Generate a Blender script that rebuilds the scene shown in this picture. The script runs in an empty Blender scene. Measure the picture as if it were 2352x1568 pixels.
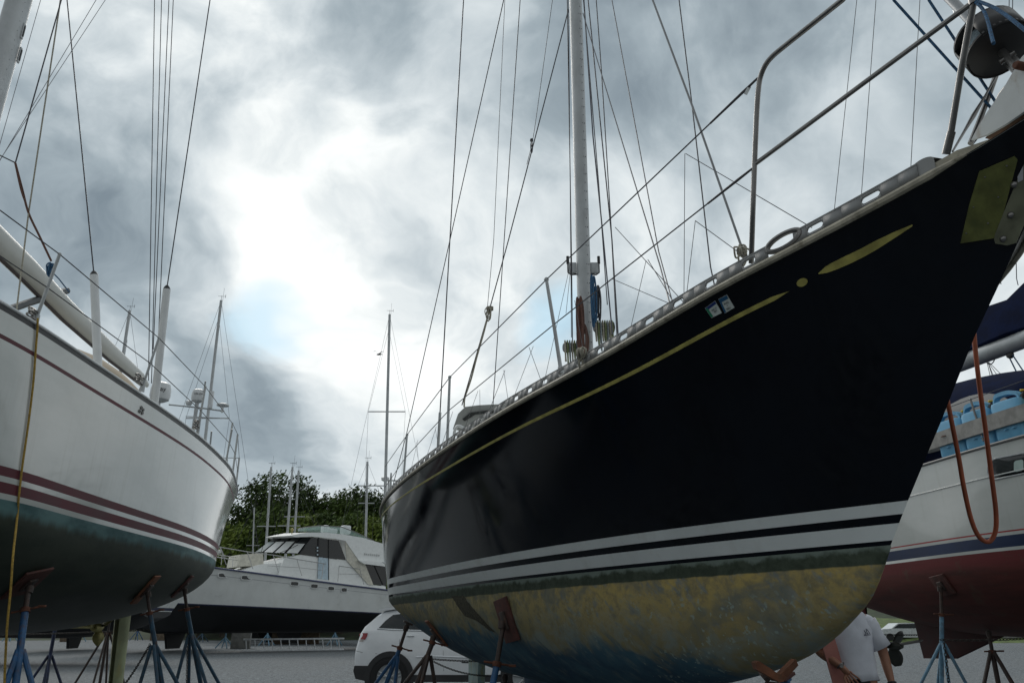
import bpy, bmesh, math, random
import numpy as np
from mathutils import Vector, Matrix
from mathutils.bvhtree import BVHTree
random.seed(7)
sc=bpy.context.scene
col=sc.collection
R=math.radians
# ------------------------------------------------------------------ camera
F,YH,CZ=1800.,1428.,1.5            # focal length and horizon row in 2352-wide picture units, eye height
PIT=math.atan((YH-784)/F); SP,CP=math.sin(PIT),math.cos(PIT)
cd=bpy.data.cameras.new('camera'); cam=bpy.data.objects.new('camera',cd); col.objects.link(cam)
cd.sensor_width=36; cd.lens=36*F/2352; cd.clip_start=.05; cd.clip_end=4000
cam.location=(0,0,CZ); cam.rotation_euler=(math.pi/2+PIT,0,0); sc.camera=cam
def ray(u,v):
    xc=(u-1176)/F; yc=(784-v)/F
    return Vector((xc,CP-yc*SP,SP+yc*CP))
EYE=Vector((0,0,CZ))
def zc(u,v,d): return EYE+ray(u,v)*d
def at_z(u,v,z):
    r=ray(u,v); return EYE+r*((z-CZ)/r.z)
def at_y(u,v,y):
    r=ray(u,v); return EYE+r*(y/r.y)
def on_plane(u,v,p,n):
    r=ray(u,v); return EYE+r*((Vector(p)-EYE).dot(Vector(n))/r.dot(Vector(n)))
# ------------------------------------------------------------------ node helpers
class NT:
    def __init__(s,tree): s.t=tree; tree.nodes.clear()
    def n(s,typ,**kw):
        nd=s.t.nodes.new(typ)
        for k,v in kw.items():
            if k=='i':
                for a,b in v.items():
                    if isinstance(b,bpy.types.NodeSocket): s.t.links.new(b,nd.inputs[a])
                    else: nd.inputs[a].default_value=b
            else: setattr(nd,k,v)
        return nd
    def math(s,op,a,b=None,c=None,clamp=False):
        nd=s.t.nodes.new('ShaderNodeMath'); nd.operation=op; nd.use_clamp=clamp
        for i,x in enumerate((a,b,c)):
            if x is None: continue
            if isinstance(x,bpy.types.NodeSocket): s.t.links.new(x,nd.inputs[i])
            else: nd.inputs[i].default_value=x
        return nd.outputs[0]
    def vmath(s,op,a,b=None):
        nd=s.t.nodes.new('ShaderNodeVectorMath'); nd.operation=op
        for i,x in enumerate((a,b)):
            if x is None: continue
            if isinstance(x,bpy.types.NodeSocket): s.t.links.new(x,nd.inputs[i])
            else: nd.inputs[i].default_value=x
        return nd.outputs['Value'] if op=='DOT_PRODUCT' else nd.outputs[0]
    def mix(s,f,a,b):
        nd=s.t.nodes.new('ShaderNodeMix'); nd.data_type='RGBA'
        for i,x in ((0,f),(6,a),(7,b)):
            if isinstance(x,bpy.types.NodeSocket): s.t.links.new(x,nd.inputs[i])
            else: nd.inputs[i].default_value=(x if i==0 else (*x[:3],1))
        return nd.outputs[2]
    def sstep(s,x,a,b):
        nd=s.n('ShaderNodeMapRange',interpolation_type='SMOOTHSTEP',i={0:x,1:a,2:b,3:0.,4:1.}); return nd.outputs[0]
    def noise(s,vec,scale,detail=5,rough=.55,dist=0.):
        return s.n('ShaderNodeTexNoise',i={'Vector':vec,'Scale':scale,'Detail':detail,'Roughness':rough,'Distortion':dist})
    def obj(s): return s.n('ShaderNodeTexCoord').outputs['Object']
    def attr(s,name): return s.n('ShaderNodeAttribute',attribute_name=name).outputs['Vector']
    def sep(s,v): return s.n('ShaderNodeSeparateXYZ',i={0:v}).outputs
    def scale(s,v,x,y,z): return s.vmath('MULTIPLY',v,(x,y,z))
MATS={}
def newmat(name):
    m=bpy.data.materials.new(name); m.use_nodes=True; nt=NT(m.node_tree)
    out=nt.n('ShaderNodeOutputMaterial'); b=nt.n('ShaderNodeBsdfPrincipled')
    nt.t.links.new(b.outputs[0],out.inputs[0]); MATS[name]=m
    return m,nt,b
def link(nt,b,key,sock): nt.t.links.new(sock,b.inputs[key])
def bump(nt,b,h,strength=.3,dist=.01):
    bn=nt.n('ShaderNodeBump',i={'Height':h,'Strength':strength,'Distance':dist}); link(nt,b,'Normal',bn.outputs[0])
def mat(name,c,rough=.5,metal=0.,vary=.18,scale=6.,coat=0.,dirt=None,bmp=0.,bscale=60.,spec=.5,trans=0.):
    if name in MATS: return MATS[name]
    m,nt,b=newmat(name)
    o=nt.obj(); nz=nt.noise(o,scale,6,.6).outputs[0]
    c2=tuple(max(0,x*(1-vary)) for x in c); c3=tuple(min(1,x*(1+vary*.6)) for x in c)
    colr=nt.mix(nt.sstep(nz,.3,.7),c2,c3)
    if dirt:
        n2=nt.noise(nt.scale(o,1,1,.35),scale*2.3,7,.65).outputs[0]
        colr=nt.mix(nt.math('MULTIPLY',nt.sstep(n2,.5,.72),dirt[1]),colr,dirt[0])
    link(nt,b,'Base Color',colr)
    r=nt.math('MULTIPLY_ADD',nz,.25,rough-.12,True); link(nt,b,'Roughness',r)
    b.inputs['Metallic'].default_value=metal; b.inputs['Coat Weight'].default_value=coat; b.inputs['Coat Roughness'].default_value=.05
    b.inputs['Specular IOR Level'].default_value=spec; b.inputs['Transmission Weight'].default_value=trans
    if bmp: bump(nt,b,nt.noise(o,bscale,4).outputs[0],bmp)
    return m
# ------------------------------------------------------------------ mesh builder
class MB:
    def __init__(s): s.v=[];s.f=[];s.m=[];s.bc=None;s.sm=[]
    def add(s,vs,fs,mi=0,smooth=True):
        o=len(s.v); s.v+= [tuple(x) for x in vs]
        for f in fs: s.f.append(tuple(i+o for i in f)); s.m.append(mi); s.sm.append(smooth)
    def box(s,c,size,mi=0,rot=None,bev=0.):
        hx,hy,hz=[q/2 for q in size]; M=rot or Matrix.Identity(3); c=Vector(c)
        if bev<=0:
            vs=[c+M@Vector((x*hx,y*hy,z*hz)) for x in(-1,1) for y in(-1,1) for z in(-1,1)]
            s.add(vs,[(0,1,3,2),(4,6,7,5),(0,4,5,1),(2,3,7,6),(0,2,6,4),(1,5,7,3)],mi,False)
        else:
            bm=bmesh.new(); bmesh.ops.create_cube(bm,size=1)
            for v in bm.verts: v.co=Vector((v.co.x*2*hx,v.co.y*2*hy,v.co.z*2*hz))
            bmesh.ops.bevel(bm,geom=bm.edges[:],offset=min(bev,min(size)*.45),segments=3,profile=.5,affect='EDGES')
            bm.verts.index_update()
            s.add([c+M@v.co for v in bm.verts],[[v.index for v in f.verts] for f in bm.faces],mi,True); bm.free()
    def tube(s,pts,r,n=8,mi=0,cap=True):
        pts=[Vector(p) for p in pts]; k=len(pts); rs=r if isinstance(r,(list,tuple)) else [r]*k
        up=None; vs=[]
        for i,p in enumerate(pts):
            d=(pts[min(i+1,k-1)]-pts[max(i-1,0)])
            d=d.normalized() if d.length>1e-9 else Vector((0,0,1))
            if up is None: up=d.orthogonal().normalized()
            else:
                up=up-d*up.dot(d); up=up.normalized() if up.length>1e-6 else d.orthogonal().normalized()
            w=d.cross(up)
            for j in range(n):
                a=2*math.pi*j/n; vs.append(p+(up*math.cos(a)+w*math.sin(a))*rs[i])
        fs=[(i*n+j,i*n+(j+1)%n,(i+1)*n+(j+1)%n,(i+1)*n+j) for i in range(k-1) for j in range(n)]
        if cap: fs+=[tuple(range(n-1,-1,-1)),tuple(range((k-1)*n,k*n))]
        s.add(vs,fs,mi)
    def lathe(s,c,axis,prof,n=24,mi=0):
        # prof: list of (radius, height along the axis)
        ax=Vector(axis).normalized(); u=ax.orthogonal().normalized(); w=ax.cross(u); c=Vector(c); vs=[]
        for r,h in prof:
            for j in range(n):
                a=2*math.pi*j/n; vs.append(c+ax*h+(u*math.cos(a)+w*math.sin(a))*r)
        k=len(prof)
        fs=[(i*n+j,i*n+(j+1)%n,(i+1)*n+(j+1)%n,(i+1)*n+j) for i in range(k-1) for j in range(n)]
        fs+=[tuple(range(n-1,-1,-1)),tuple(range((k-1)*n,k*n))]
        s.add(vs,fs,mi)
    def ball(s,c,r,mi=0,sq=(1,1,1)):
        c=Vector(c); vs=[];n=14;k=9
        for i in range(k+1):
            th=math.pi*i/k
            for j in range(n):
                a=2*math.pi*j/n; vs.append(c+Vector((math.sin(th)*math.cos(a)*sq[0],math.sin(th)*math.sin(a)*sq[1],math.cos(th)*sq[2]))*r)
        s.add(vs,[(i*n+j,(i+1)*n+j,(i+1)*n+(j+1)%n,i*n+(j+1)%n) for i in range(k) for j in range(n)],mi)
    def prism(s,poly,d,mi=0,smooth=False):
        poly=[Vector(p) for p in poly]; d=Vector(d); n=len(poly)
        vs=poly+[p+d for p in poly]
        fs=[tuple(range(n)),tuple(range(2*n-1,n-1,-1))]+[(i,i+n,(i+1)%n+n,(i+1)%n) for i in range(n)]
        s.add(vs,fs,mi,smooth)
    def grid(s,rows,mi=0,close=False,smooth=True):
        k=len(rows);n=len(rows[0]); vs=[p for r in rows for p in r]
        fs=[(i*n+j,i*n+(j+1)%n,(i+1)*n+(j+1)%n,(i+1)*n+j) for i in range(k-1) for j in range(n if close else n-1)]
        s.add(vs,fs,mi,smooth)
    def torus(s,c,ax,ra,rb,n=20,m=8,mi=0,sq=1.):
        ax=Vector(ax).normalized();u=ax.orthogonal().normalized();w=ax.cross(u);c=Vector(c)
        s.tube([c+(u*math.cos(2*math.pi*i/n)+w*math.sin(2*math.pi*i/n)*sq)*ra for i in range(n+1)],rb,m,mi,False)
    def build(s,name,mats,parent=None,solid=0.,recalc=True):
        base=wloc(parent) if parent else Vector((0,0,0))
        me=bpy.data.meshes.new(name); me.from_pydata([Vector(v)-base for v in s.v],[],s.f)
        for m in (mats if isinstance(mats,(list,tuple)) else [mats]): me.materials.append(m)
        me.polygons.foreach_set('material_index',s.m); me.polygons.foreach_set('use_smooth',s.sm)
        if recalc:
            bm=bmesh.new(); bm.from_mesh(me); bmesh.ops.recalc_face_normals(bm,faces=bm.faces[:]); bm.to_mesh(me); bm.free()
        if s.bc is not None:
            at=me.attributes.new('bc','FLOAT_VECTOR','POINT'); at.data.foreach_set('vector',[x for p in s.bc for x in p])
        me.set_sharp_from_angle(angle=R(38))
        o=bpy.data.objects.new(name,me); col.objects.link(o)
        if parent: o.parent=parent
        if solid:
            md=o.modifiers.new('thickness','SOLIDIFY'); md.thickness=solid; md.offset=0
        return o
def wloc(o):
    p=Vector((0,0,0))
    while o: p+=o.location; o=o.parent
    return p
def tag(o,label=None,cat=None,group=None,kind=None):
    for k,v in (('label',label),('category',cat),('group',group),('kind',kind)):
        if v: o[k]=v
    return o
def empty(name,loc,label,cat,group=None):
    o=bpy.data.objects.new(name,None); col.objects.link(o); o.location=Vector(loc); o.empty_display_size=.2
    return tag(o,label,cat,group)
def tubes(name,m,parent,segs,n=6):
    b=MB()
    for pts,r in segs: b.tube(pts,r,n)
    return b.build(name,m,parent)
def cat_curve(p,q,sag,n=16):
    p,q=Vector(p),Vector(q); return [p.lerp(q,i/n)-Vector((0,0,sag*4*(i/n)*(1-i/n))) for i in range(n+1)]
def smooth_path(pts,k=5):
    pts=[Vector(p) for p in pts]; out=[]
    P=[pts[0]*2-pts[1]]+pts+[pts[-1]*2-pts[-2]]
    for i in range(1,len(P)-2):
        a,b,c,d=P[i-1:i+3]
        for j in range(k):
            t=j/k; out.append(.5*((2*b)+(c-a)*t+(2*a-5*b+4*c-d)*t*t+(3*b-a-3*c+d)*t**3))
    out.append(pts[-1]); return out
def text(s,name,m,parent,origin,right,up,size,ext=.001,align='CENTER'):
    cu=bpy.data.curves.new(name,'FONT'); cu.body=s; cu.size=size; cu.extrude=ext; cu.align_x=align; cu.align_y='CENTER'; cu.materials.append(m)
    tmp=bpy.data.objects.new(name,cu); col.objects.link(tmp); bpy.context.view_layer.update()
    me=bpy.data.meshes.new_from_object(tmp.evaluated_get(bpy.context.evaluated_depsgraph_get())); bpy.data.objects.remove(tmp); bpy.data.curves.remove(cu)
    o=bpy.data.objects.new(name,me); col.objects.link(o)
    r=Vector(right).normalized(); u=Vector(up); u=(u-r*u.dot(r)).normalized(); n=r.cross(u)
    M=Matrix((r,u,n)).transposed().to_4x4(); 
    base=wloc(parent) if parent else Vector((0,0,0))
    M.translation=Vector(origin)-base; o.parent=parent; o.matrix_local=M
    return o

def spline(pts):
    x=np.array([q[0] for q in pts],float);y=np.array([q[1] for q in pts],float)
    N=len(x);h=np.diff(x);A=np.zeros((N,N));b=np.zeros(N);A[0,0]=A[-1,-1]=1
    for i in range(1,N-1):
        A[i,i-1]=h[i-1];A[i,i]=2*(h[i-1]+h[i]);A[i,i+1]=h[i]
        b[i]=6*((y[i+1]-y[i])/h[i]-(y[i]-y[i-1])/h[i-1])
    m=np.linalg.solve(A,b)
    def f(xx):
        xx=min(max(xx,x[0]),x[-1])
        i=int(min(max(np.searchsorted(x,xx)-1,0),N-2));d=xx-x[i];e=x[i+1]-xx
        return m[i]*e**3/(6*h[i])+m[i+1]*d**3/(6*h[i])+(y[i]/h[i]-m[i]*h[i]/6)*e+(y[i+1]/h[i]-m[i+1]*h[i]/6)*d
    return f
class Hull:
    # s aft, t to the near side, z up from the waterline plane
    def __init__(h,wl,sh,zs,zk,P0,ang,zwl,side=1,g=.8,n=2.2,stem=None,trans=None):
        h.wl=spline(wl);h.sh=spline(sh);h.zsf=spline(zs);h.zkf=spline(zk)
        h.w0,h.w1=wl[0][0],wl[-1][0];h.s0,h.s1=sh[0][0],sh[-1][0]
        h.P0=P0;h.zwl=zwl;h.g=g;h.n=n;h.side=side
        h.a=(-np.sin(ang),np.cos(ang));h.t=(-np.cos(ang)*side,-np.sin(ang)*side)
        h.stem=spline(stem) if stem else None   # f -> s offset of the bow end
    def ee(h,e):return e**1.35*.55+e*.45 if e<1 else 1.0
    def zs(h,e):return h.zsf(h.s0+e*(h.s1-h.s0))
    def up(h,e,z):
        zs=h.zs(e);f=min(max(z/zs,0),1.02)
        fb=h.stem(min(f,1)) if h.stem else f
        a=h.w0+(h.s0-h.w0)*fb;b=h.w1+(h.s1-h.w1)*f
        s=a+e*(b-a)
        tw=max(h.wl(h.w0+e*(h.w1-h.w0)),0);ts=max(h.sh(h.s0+e*(h.s1-h.s0)),0)
        return s,tw+(ts-tw)*f**h.g,z
    def dn(h,e,q):
        # q 0..1 from waterline to the bottom
        s=h.w0+e*(h.w1-h.w0);tw=max(h.wl(s),0);zk=min(h.zkf(s),-.001)
        ph=q*np.pi/2
        return s,tw*np.cos(ph)**(2/h.n),zk*np.sin(ph)**(2/h.n)
    def dz(h,e,z):
        s=h.w0+e*(h.w1-h.w0);zk=min(h.zkf(s),-.001)
        r=min(max(z/zk,0),1)
        return h.dn(e,np.arcsin(r**(h.n/2))*2/np.pi)
    def pt(h,e,z):return h.up(e,z) if z>=0 else h.dz(e,z)
    def W(h,p,sg=1):
        s,t,z=p;t*=sg
        return (h.P0[0]+s*h.a[0]+t*h.t[0],h.P0[1]+s*h.a[1]+t*h.t[1],h.zwl+z)
def build_hull(h,name,parent,rows,botmat,mats,N=72,QB=12,zband=lambda s:1.):
    """rows: list of (function e,zs -> z, material index of the strip above this row); the last row is the sheer"""
    b=MB(); b.bc=[]
    es=[h.ee(i/N) for i in range(N+1)]
    lines=[]
    for sg in (1,-1):
        L=[]
        for q in range(QB,0,-1): L.append([h.dn(e,q/QB) for e in es])
        for fz,_ in rows: L.append([h.up(e,fz(e,h.zs(e))) for e in es])
        lines.append(L)
    K=len(lines[0]); strip=[botmat]*QB+[m for _,m in rows[:-1]]
    for L,sg in zip(lines,(1,-1)):
        off=len(b.v)
        for r in L:
            for p in r: b.v.append(h.W(p,sg)); b.bc.append((p[0],p[1]*sg,p[2]))
        for k in range(K-1):
            for i in range(N):
                b.f.append((off+k*(N+1)+i,off+k*(N+1)+i+1,off+(k+1)*(N+1)+i+1,off+(k+1)*(N+1)+i)); b.m.append(strip[k]); b.sm.append(True)
    half=K*(N+1)
    for k in range(K-1):
        b.f.append((k*(N+1)+N,(k+1)*(N+1)+N,half+(k+1)*(N+1)+N,half+k*(N+1)+N)); b.m.append(strip[k]); b.sm.append(False)
    # close along the keel line
    for i in range(N):
        b.f.append((i,i+1,half+i+1,half+i)); b.m.append(botmat); b.sm.append(True)
    bm_v=[Vector(v) for v in b.v]
    o=b.build(name,mats,parent)
    bvh=BVHTree.FromPolygons(bm_v,b.f)
    return o,bvh
def build_deck(h,parent,m,N=40,camber=.06,drop=0.):
    rows=[]
    for i in range(N+1):
        e=h.ee(i/N); s,t,z=h.up(e,h.zs(e)-drop)
        rows.append([h.W((s,t*k,z+camber*(1-k*k)*min(1,t)-.004)) for k in (-.999,-.7,-.35,0,.35,.7,.999)])
    b=MB(); b.grid(rows); return b.build('deck',m,parent)
def e_at(h,s):      # sheer parameter for a given s
    return min(max((s-h.s0)/(h.s1-h.s0),0),1)
def edge(h,s,inset=0.,dz=0.,sg=1):
    e=e_at(h,s); p=h.up(e,h.zs(e)); return Vector(h.W((p[0],p[1]-inset,p[2]+dz),sg))
def on_side(h,u,v,inset=.06):
    """where the sight line meets the upright surface just inside the deck edge (the lifeline surface)"""
    r=ray(u,v); lo=None
    for i in range(1200):
        lam=1.5+i*.012; p=r*lam
        x,y=p.x-h.P0[0],p.y-h.P0[1]; s=x*h.a[0]+y*h.a[1]; t=x*h.t[0]+y*h.t[1]
        if s<h.s0 or s>h.s1: continue
        if t<=h.sh(s)-inset: return EYE+p
    return EYE+r*6
def hullpatch(b,bvh,poly,off,rings=4,mi=0):
    # a thin skin that follows the hull inside the outline poly (picture units)
    cu=sum(p[0] for p in poly)/len(poly); cv=sum(p[1] for p in poly)/len(poly); rr=[]
    for k in range(rings+1):
        f=1-k/rings*.98; row=[]
        for u,v in poly:
            p,n=hit(bvh,cu+(u-cu)*f,cv+(v-cv)*f); row.append(p+n*off)
        rr.append(row)
    b.grid(rr,mi,close=True); b.add(rr[-1],[tuple(range(len(poly)))],mi)
    return rr[0]
def hit(bvh,u,v):
    r=ray(u,v).normalized(); p,n,i,d=bvh.ray_cast(EYE,r)
    if p is None:
        p,n,i,d=bvh.find_nearest(EYE+r*8)
    if n.dot(r)>0: n=-n
    return p,n
# ------------------------------------------------------------------ materials
M_white=mat('white_gelcoat',(.60,.62,.61),.3,vary=.07,scale=1.2,coat=.2,dirt=((.5,.5,.46),.25))
M_whitep=mat('white_paint',(.62,.64,.65),.4,vary=.06)
M_alu=mat('anodised_aluminium',(.42,.44,.45),.42,metal=.75,vary=.15,scale=9,bmp=.03)
M_mast=mat('mast_aluminium',(.42,.44,.45),.5,metal=.3,vary=.14,scale=3,dirt=((.22,.22,.21),.4))
M_steel=mat('stainless_steel',(.19,.185,.18),.3,metal=.85,vary=.2,scale=14)
M_wire=mat('rigging_wire',(.045,.045,.055),.45,metal=.3,vary=.2,scale=30)
M_black=mat('black_plastic',(.012,.012,.013),.45,vary=.3)
M_rubber=mat('rubber',(.015,.015,.016),.75,vary=.3,scale=14)
M_ropew=mat('weathered_rope',(.36,.34,.28),.9,vary=.4,scale=80,bmp=.5,bscale=220)
M_ropebrown=mat('brown_rope',(.13,.065,.05),.9,vary=.4,scale=80,bmp=.5,bscale=220)
M_ropeblue=mat('blue_rope',(.03,.10,.20),.85,vary=.5,scale=90,bmp=.5,bscale=220)
M_navy=mat('navy_canvas',(.006,.011,.036),.95,spec=.1,vary=.35,scale=5,bmp=.25,bscale=25)
M_rust=mat('rusty_iron',(.12,.045,.025),.85,vary=.5,scale=22,bmp=.3)
M_plyo=mat('orange_plywood',(.17,.065,.032),.8,vary=.4,scale=14,dirt=((.08,.05,.03),.6),bmp=.2)
M_plyr=mat('red_plywood',(.085,.03,.024),.8,vary=.4,scale=14,dirt=((.05,.03,.025),.6),bmp=.2)
M_bluep=mat('blue_steel_paint',(.022,.095,.22),.5,vary=.35,scale=12,dirt=((.10,.045,.02),.75))
M_teal=mat('teal_steel_paint',(.03,.085,.14),.55,vary=.35,scale=12,dirt=((.10,.05,.025),.8))
M_lightblue=mat('faded_blue_steel_paint',(.15,.30,.42),.55,vary=.3,scale=12,dirt=((.12,.06,.03),.6))
M_brownp=mat('dark_brown_steel_paint',(.05,.035,.03),.6,vary=.4,scale=12,dirt=((.12,.05,.02),.7))
M_chain=mat('weathered_chain_steel',(.05,.046,.042),.6,metal=.6,vary=.4,scale=40)
M_teak=mat('grey_weathered_teak',(.22,.20,.17),.8,vary=.3,scale=18,bmp=.2)
M_glass=mat('dark_tinted_glass',(.012,.016,.018),.08,vary=.2,coat=.1)
M_deck=mat('white_deck',(.62,.62,.58),.55,vary=.1)
M_gold=mat('gold_leaf_paint',(.40,.36,.10),.45,vary=.3,scale=14)
M_beige=mat('beige_rubbing_strake',(.40,.37,.29),.55,vary=.3,scale=10,dirt=((.10,.085,.05),.7),bmp=.1)
M_tan=mat('tan_canvas',(.42,.35,.26),.9,vary=.15,scale=4,bmp=.2,bscale=18)
M_rail=mat('grey_toe_rail',(.26,.265,.265),.55,metal=.2,vary=.08,scale=5,dirt=((.22,.21,.19),.2))
M_navygel=mat('navy_gelcoat',(.0022,.0042,.0082),.09,vary=.3,scale=2,coat=.0,spec=.24)
M_wstripe=mat('white_stripe_paint',(.64,.68,.68),.5,vary=.06,scale=2,dirt=((.42,.42,.38),.3))
M_maroon=mat('maroon_stripe_paint',(.085,.008,.017),.6,vary=.25,scale=2)
M_bluestripe=mat('blue_stripe_paint',(.006,.02,.07),.5,vary=.2,scale=2)
def gravel():
    m,nt,b=newmat('gravel'); o=nt.obj()
    fine=nt.n('ShaderNodeTexVoronoi',i={'Vector':o,'Scale':9.}); spk=nt.noise(o,26,3,.7).outputs[0]
    big=nt.noise(nt.scale(o,1,.45,1),.16,5,.6).outputs[0]
    spk=nt.math('ADD',nt.math('MULTIPLY',spk,.55),nt.math('MULTIPLY',nt.noise(o,7,4,.75).outputs[0],.45)); c=nt.mix(nt.sstep(spk,.39,.61),(.012,.017,.021),(.235,.26,.275))
    c=nt.mix(nt.math('MULTIPLY',nt.sstep(big,.42,.68),.5),c,(.14,.147,.15))
    c=nt.mix(nt.math('MULTIPLY',nt.sstep(nt.noise(o,.9,4).outputs[0],.55,.7),.35),c,(.085,.092,.09))
    link(nt,b,'Base Color',c); b.inputs['Roughness'].default_value=.9
    bump(nt,b,fine.outputs[0],.9,.05); return m
def antifoul_main():
    """scraped ochre bottom paint over blue, with a dark green band along the waterline"""
    m,nt,b=newmat('scraped_ochre_antifouling'); bc=nt.attr('bc'); s,t,z=nt.sep(bc)
    st=nt.scale(bc,1.,1.,.55)                      # marks run down and aft
    rot=nt.n('ShaderNodeVectorRotate',rotation_type='Y_AXIS',i={'Vector':bc,'Angle':.75}).outputs[0]
    streak=nt.scale(rot,.7,1.,1.7)
    n1=nt.noise(streak,2.6,7,.62,.4).outputs[0]; n2=nt.noise(bc,13,6,.68,.3).outputs[0]; n3=nt.noise(streak,9,5,.6).outputs[0]
    och=nt.mix(nt.sstep(n2,.30,.66),(.21,.18,.10),(.43,.325,.105))
    och=nt.mix(nt.math('MULTIPLY',nt.sstep(nt.noise(bc,4.2,5,.6).outputs[0],.50,.70),.7),och,(.15,.14,.085))
    grey=nt.mix(nt.sstep(n3,.4,.65),(.22,.25,.20),(.16,.20,.22))
    c=nt.mix(nt.math('MULTIPLY',nt.sstep(n3,.52,.66),.7),och,grey)
    # where the ochre has been scraped away, bare blue shows: lower and further aft it is gone
    lvl=nt.math('ADD',nt.math('MULTIPLY',z,-1.),nt.math('MULTIPLY',s,.034)); lvl=nt.math('SUBTRACT',lvl,nt.math('MULTIPLY',nt.sstep(s,1.9,.3),.16))
    lvl=nt.math('ADD',lvl,nt.math('MULTIPLY',nt.math('SUBTRACT',n1,.5),.62))
    gz=nt.math('MULTIPLY',nt.sstep(nt.math('ADD',nt.math('MULTIPLY',z,-1.),nt.math('MULTIPLY',nt.math('SUBTRACT',n2,.5),.8)),.16,.50),.9)
    c=nt.mix(nt.math('MULTIPLY',nt.sstep(s,1.2,4.5),.62),c,nt.mix(nt.sstep(n2,.35,.65),(.11,.115,.075),(.235,.215,.12)))
    c=nt.mix(nt.math('MULTIPLY',nt.sstep(nt.noise(nt.scale(bc,1,1,1.6),2.1,6,.6,.6).outputs[0],.50,.64),.75),c,(.115,.135,.125))
    c=nt.mix(gz,c,nt.mix(nt.sstep(nt.noise(bc,5.5,6,.65,.4).outputs[0],.40,.62),(.19,.17,.09),(.175,.215,.20)))
    blue=nt.mix(nt.sstep(n1,.35,.65),(.018,.055,.095),(.045,.11,.15))
    blue=nt.mix(nt.math('MULTIPLY',nt.sstep(n3,.5,.7),.35),blue,(.19,.22,.18))
    c=nt.mix(nt.sstep(lvl,.51,.64),c,blue)
    # pale turquoise flakes
    fl=nt.n('ShaderNodeTexVoronoi',i={'Vector':nt.vmath('ADD',nt.scale(rot,.9,1,1.25),nt.vmath('MULTIPLY',nt.noise(bc,14,3).outputs[1],(.16,.16,.16))),'Scale':17.}).outputs[0]
    msk=nt.math('MULTIPLY',nt.sstep(fl,.30,.20),nt.math('MULTIPLY',nt.math('MULTIPLY',nt.sstep(z,-.08,-.26),nt.sstep(s,3.6,1.2)),nt.sstep(nt.noise(bc,2.1,4,.6).outputs[0],.45,.56)))
    c=nt.mix(nt.math('MULTIPLY',msk,.7),c,(.26,.33,.30))
    # dark green band, worn paler along its top edge
    wob=nt.math('MULTIPLY',nt.math('SUBTRACT',nt.noise(nt.scale(bc,1,1,1),5,4).outputs[0],.5),.02)
    zz=nt.math('ADD',z,wob)
    g=nt.mix(nt.sstep(n2,.35,.65),(.030,.042,.028),(.055,.072,.05))
    worn=nt.math('MULTIPLY',nt.sstep(nt.math('ADD',zz,nt.math('MULTIPLY',nt.math('SUBTRACT',nt.noise(bc,7,5,.6).outputs[0],.5),.11)),-.035,-.004),.75)
    g=nt.mix(worn,g,(.20,.25,.22))
    gl=nt.math('ADD',nt.math('MULTIPLY',s,-.004),-.080)
    c=nt.mix(nt.sstep(nt.math('SUBTRACT',zz,gl),-.004,.004),c,g)
    # old paint patch where an earlier stand pad sat
    link(nt,b,'Base Color',c); b.inputs['Roughness'].default_value=.75; b.inputs['Specular IOR Level'].default_value=.3
    bump(nt,b,n2,.35,.008); return m
def antifoul_left():
    m,nt,b=newmat('worn_green_antifouling'); bc=nt.attr('bc'); s,t,z=nt.sep(bc)
    n=nt.noise(nt.scale(bc,.5,1,1.6),3,6,.6).outputs[0]; n2=nt.noise(nt.scale(bc,3,1,.5),2,5,.6).outputs[0]
    c=nt.mix(nt.sstep(n,.3,.7),(.012,.021,.014),(.032,.042,.029))
    c=nt.mix(nt.sstep(nt.math('ADD',z,nt.math('MULTIPLY',n,.35)),-.38,-.95),c,(.13,.14,.135))
    edge_=nt.math('ADD',z,nt.math('MULTIPLY',nt.math('SUBTRACT',n2,.5),.16))
    te=nt.mix(nt.sstep(n,.35,.65),(.025,.08,.085),(.09,.18,.18))
    c=nt.mix(nt.sstep(edge_,-.15,-.055),c,te)
    link(nt,b,'Base Color',c); b.inputs['Roughness'].default_value=.62; b.inputs['Specular IOR Level'].default_value=.35
    bump(nt,b,nt.noise(bc,16,5).outputs[0],.15,.01); return m
def antifoul_red():
    m,nt,b=newmat('faded_red_antifouling'); bc=nt.attr('bc'); s,t,z=nt.sep(bc)
    n=nt.noise(nt.scale(bc,.35,1,3.5),2.5,6,.6).outputs[0]
    c=nt.mix(nt.sstep(n,.3,.7),(.055,.017,.014),(.10,.024,.02))
    c=nt.mix(nt.math('MULTIPLY',nt.sstep(nt.math('ADD',z,nt.math('MULTIPLY',n,.1)),-.16,-.02),.8),c,(.13,.02,.023))
    c=nt.mix(nt.math('MULTIPLY',nt.sstep(nt.noise(bc,3,6,.65).outputs[0],.55,.68),.55),c,(.075,.05,.035))
    link(nt,b,'Base Color',c); b.inputs['Roughness'].default_value=.7; b.inputs['Specular IOR Level'].default_value=.3
    bump(nt,b,nt.noise(bc,18,5).outputs[0],.15,.01); return m
def white_topside():
    m,nt,b=newmat('polished_white_topsides'); bc=nt.attr('bc')
    n=nt.noise(nt.scale(bc,.4,1,1.2),2,5,.6).outputs[0]; v=nt.noise(nt.scale(bc,6,1,.35),2.5,6,.65).outputs[0]
    c=nt.mix(nt.sstep(n,.3,.7),(.45,.47,.45),(.53,.55,.53)); c=nt.mix(nt.math('MULTIPLY',nt.sstep(v,.52,.75),.3),c,(.36,.36,.32))
    link(nt,b,'Base Color',c); link(nt,b,'Roughness',nt.math('MULTIPLY_ADD',n,.16,.07)); b.inputs['Coat Weight'].default_value=.35; b.inputs['Coat Roughness'].default_value=.04
    bump(nt,b,nt.noise(bc,1.1,2).outputs[0],.03,.02); return m
M_gravel=gravel(); M_afmain=antifoul_main(); M_afleft=antifoul_left(); M_afred=antifoul_red(); M_topside=white_topside()
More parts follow.
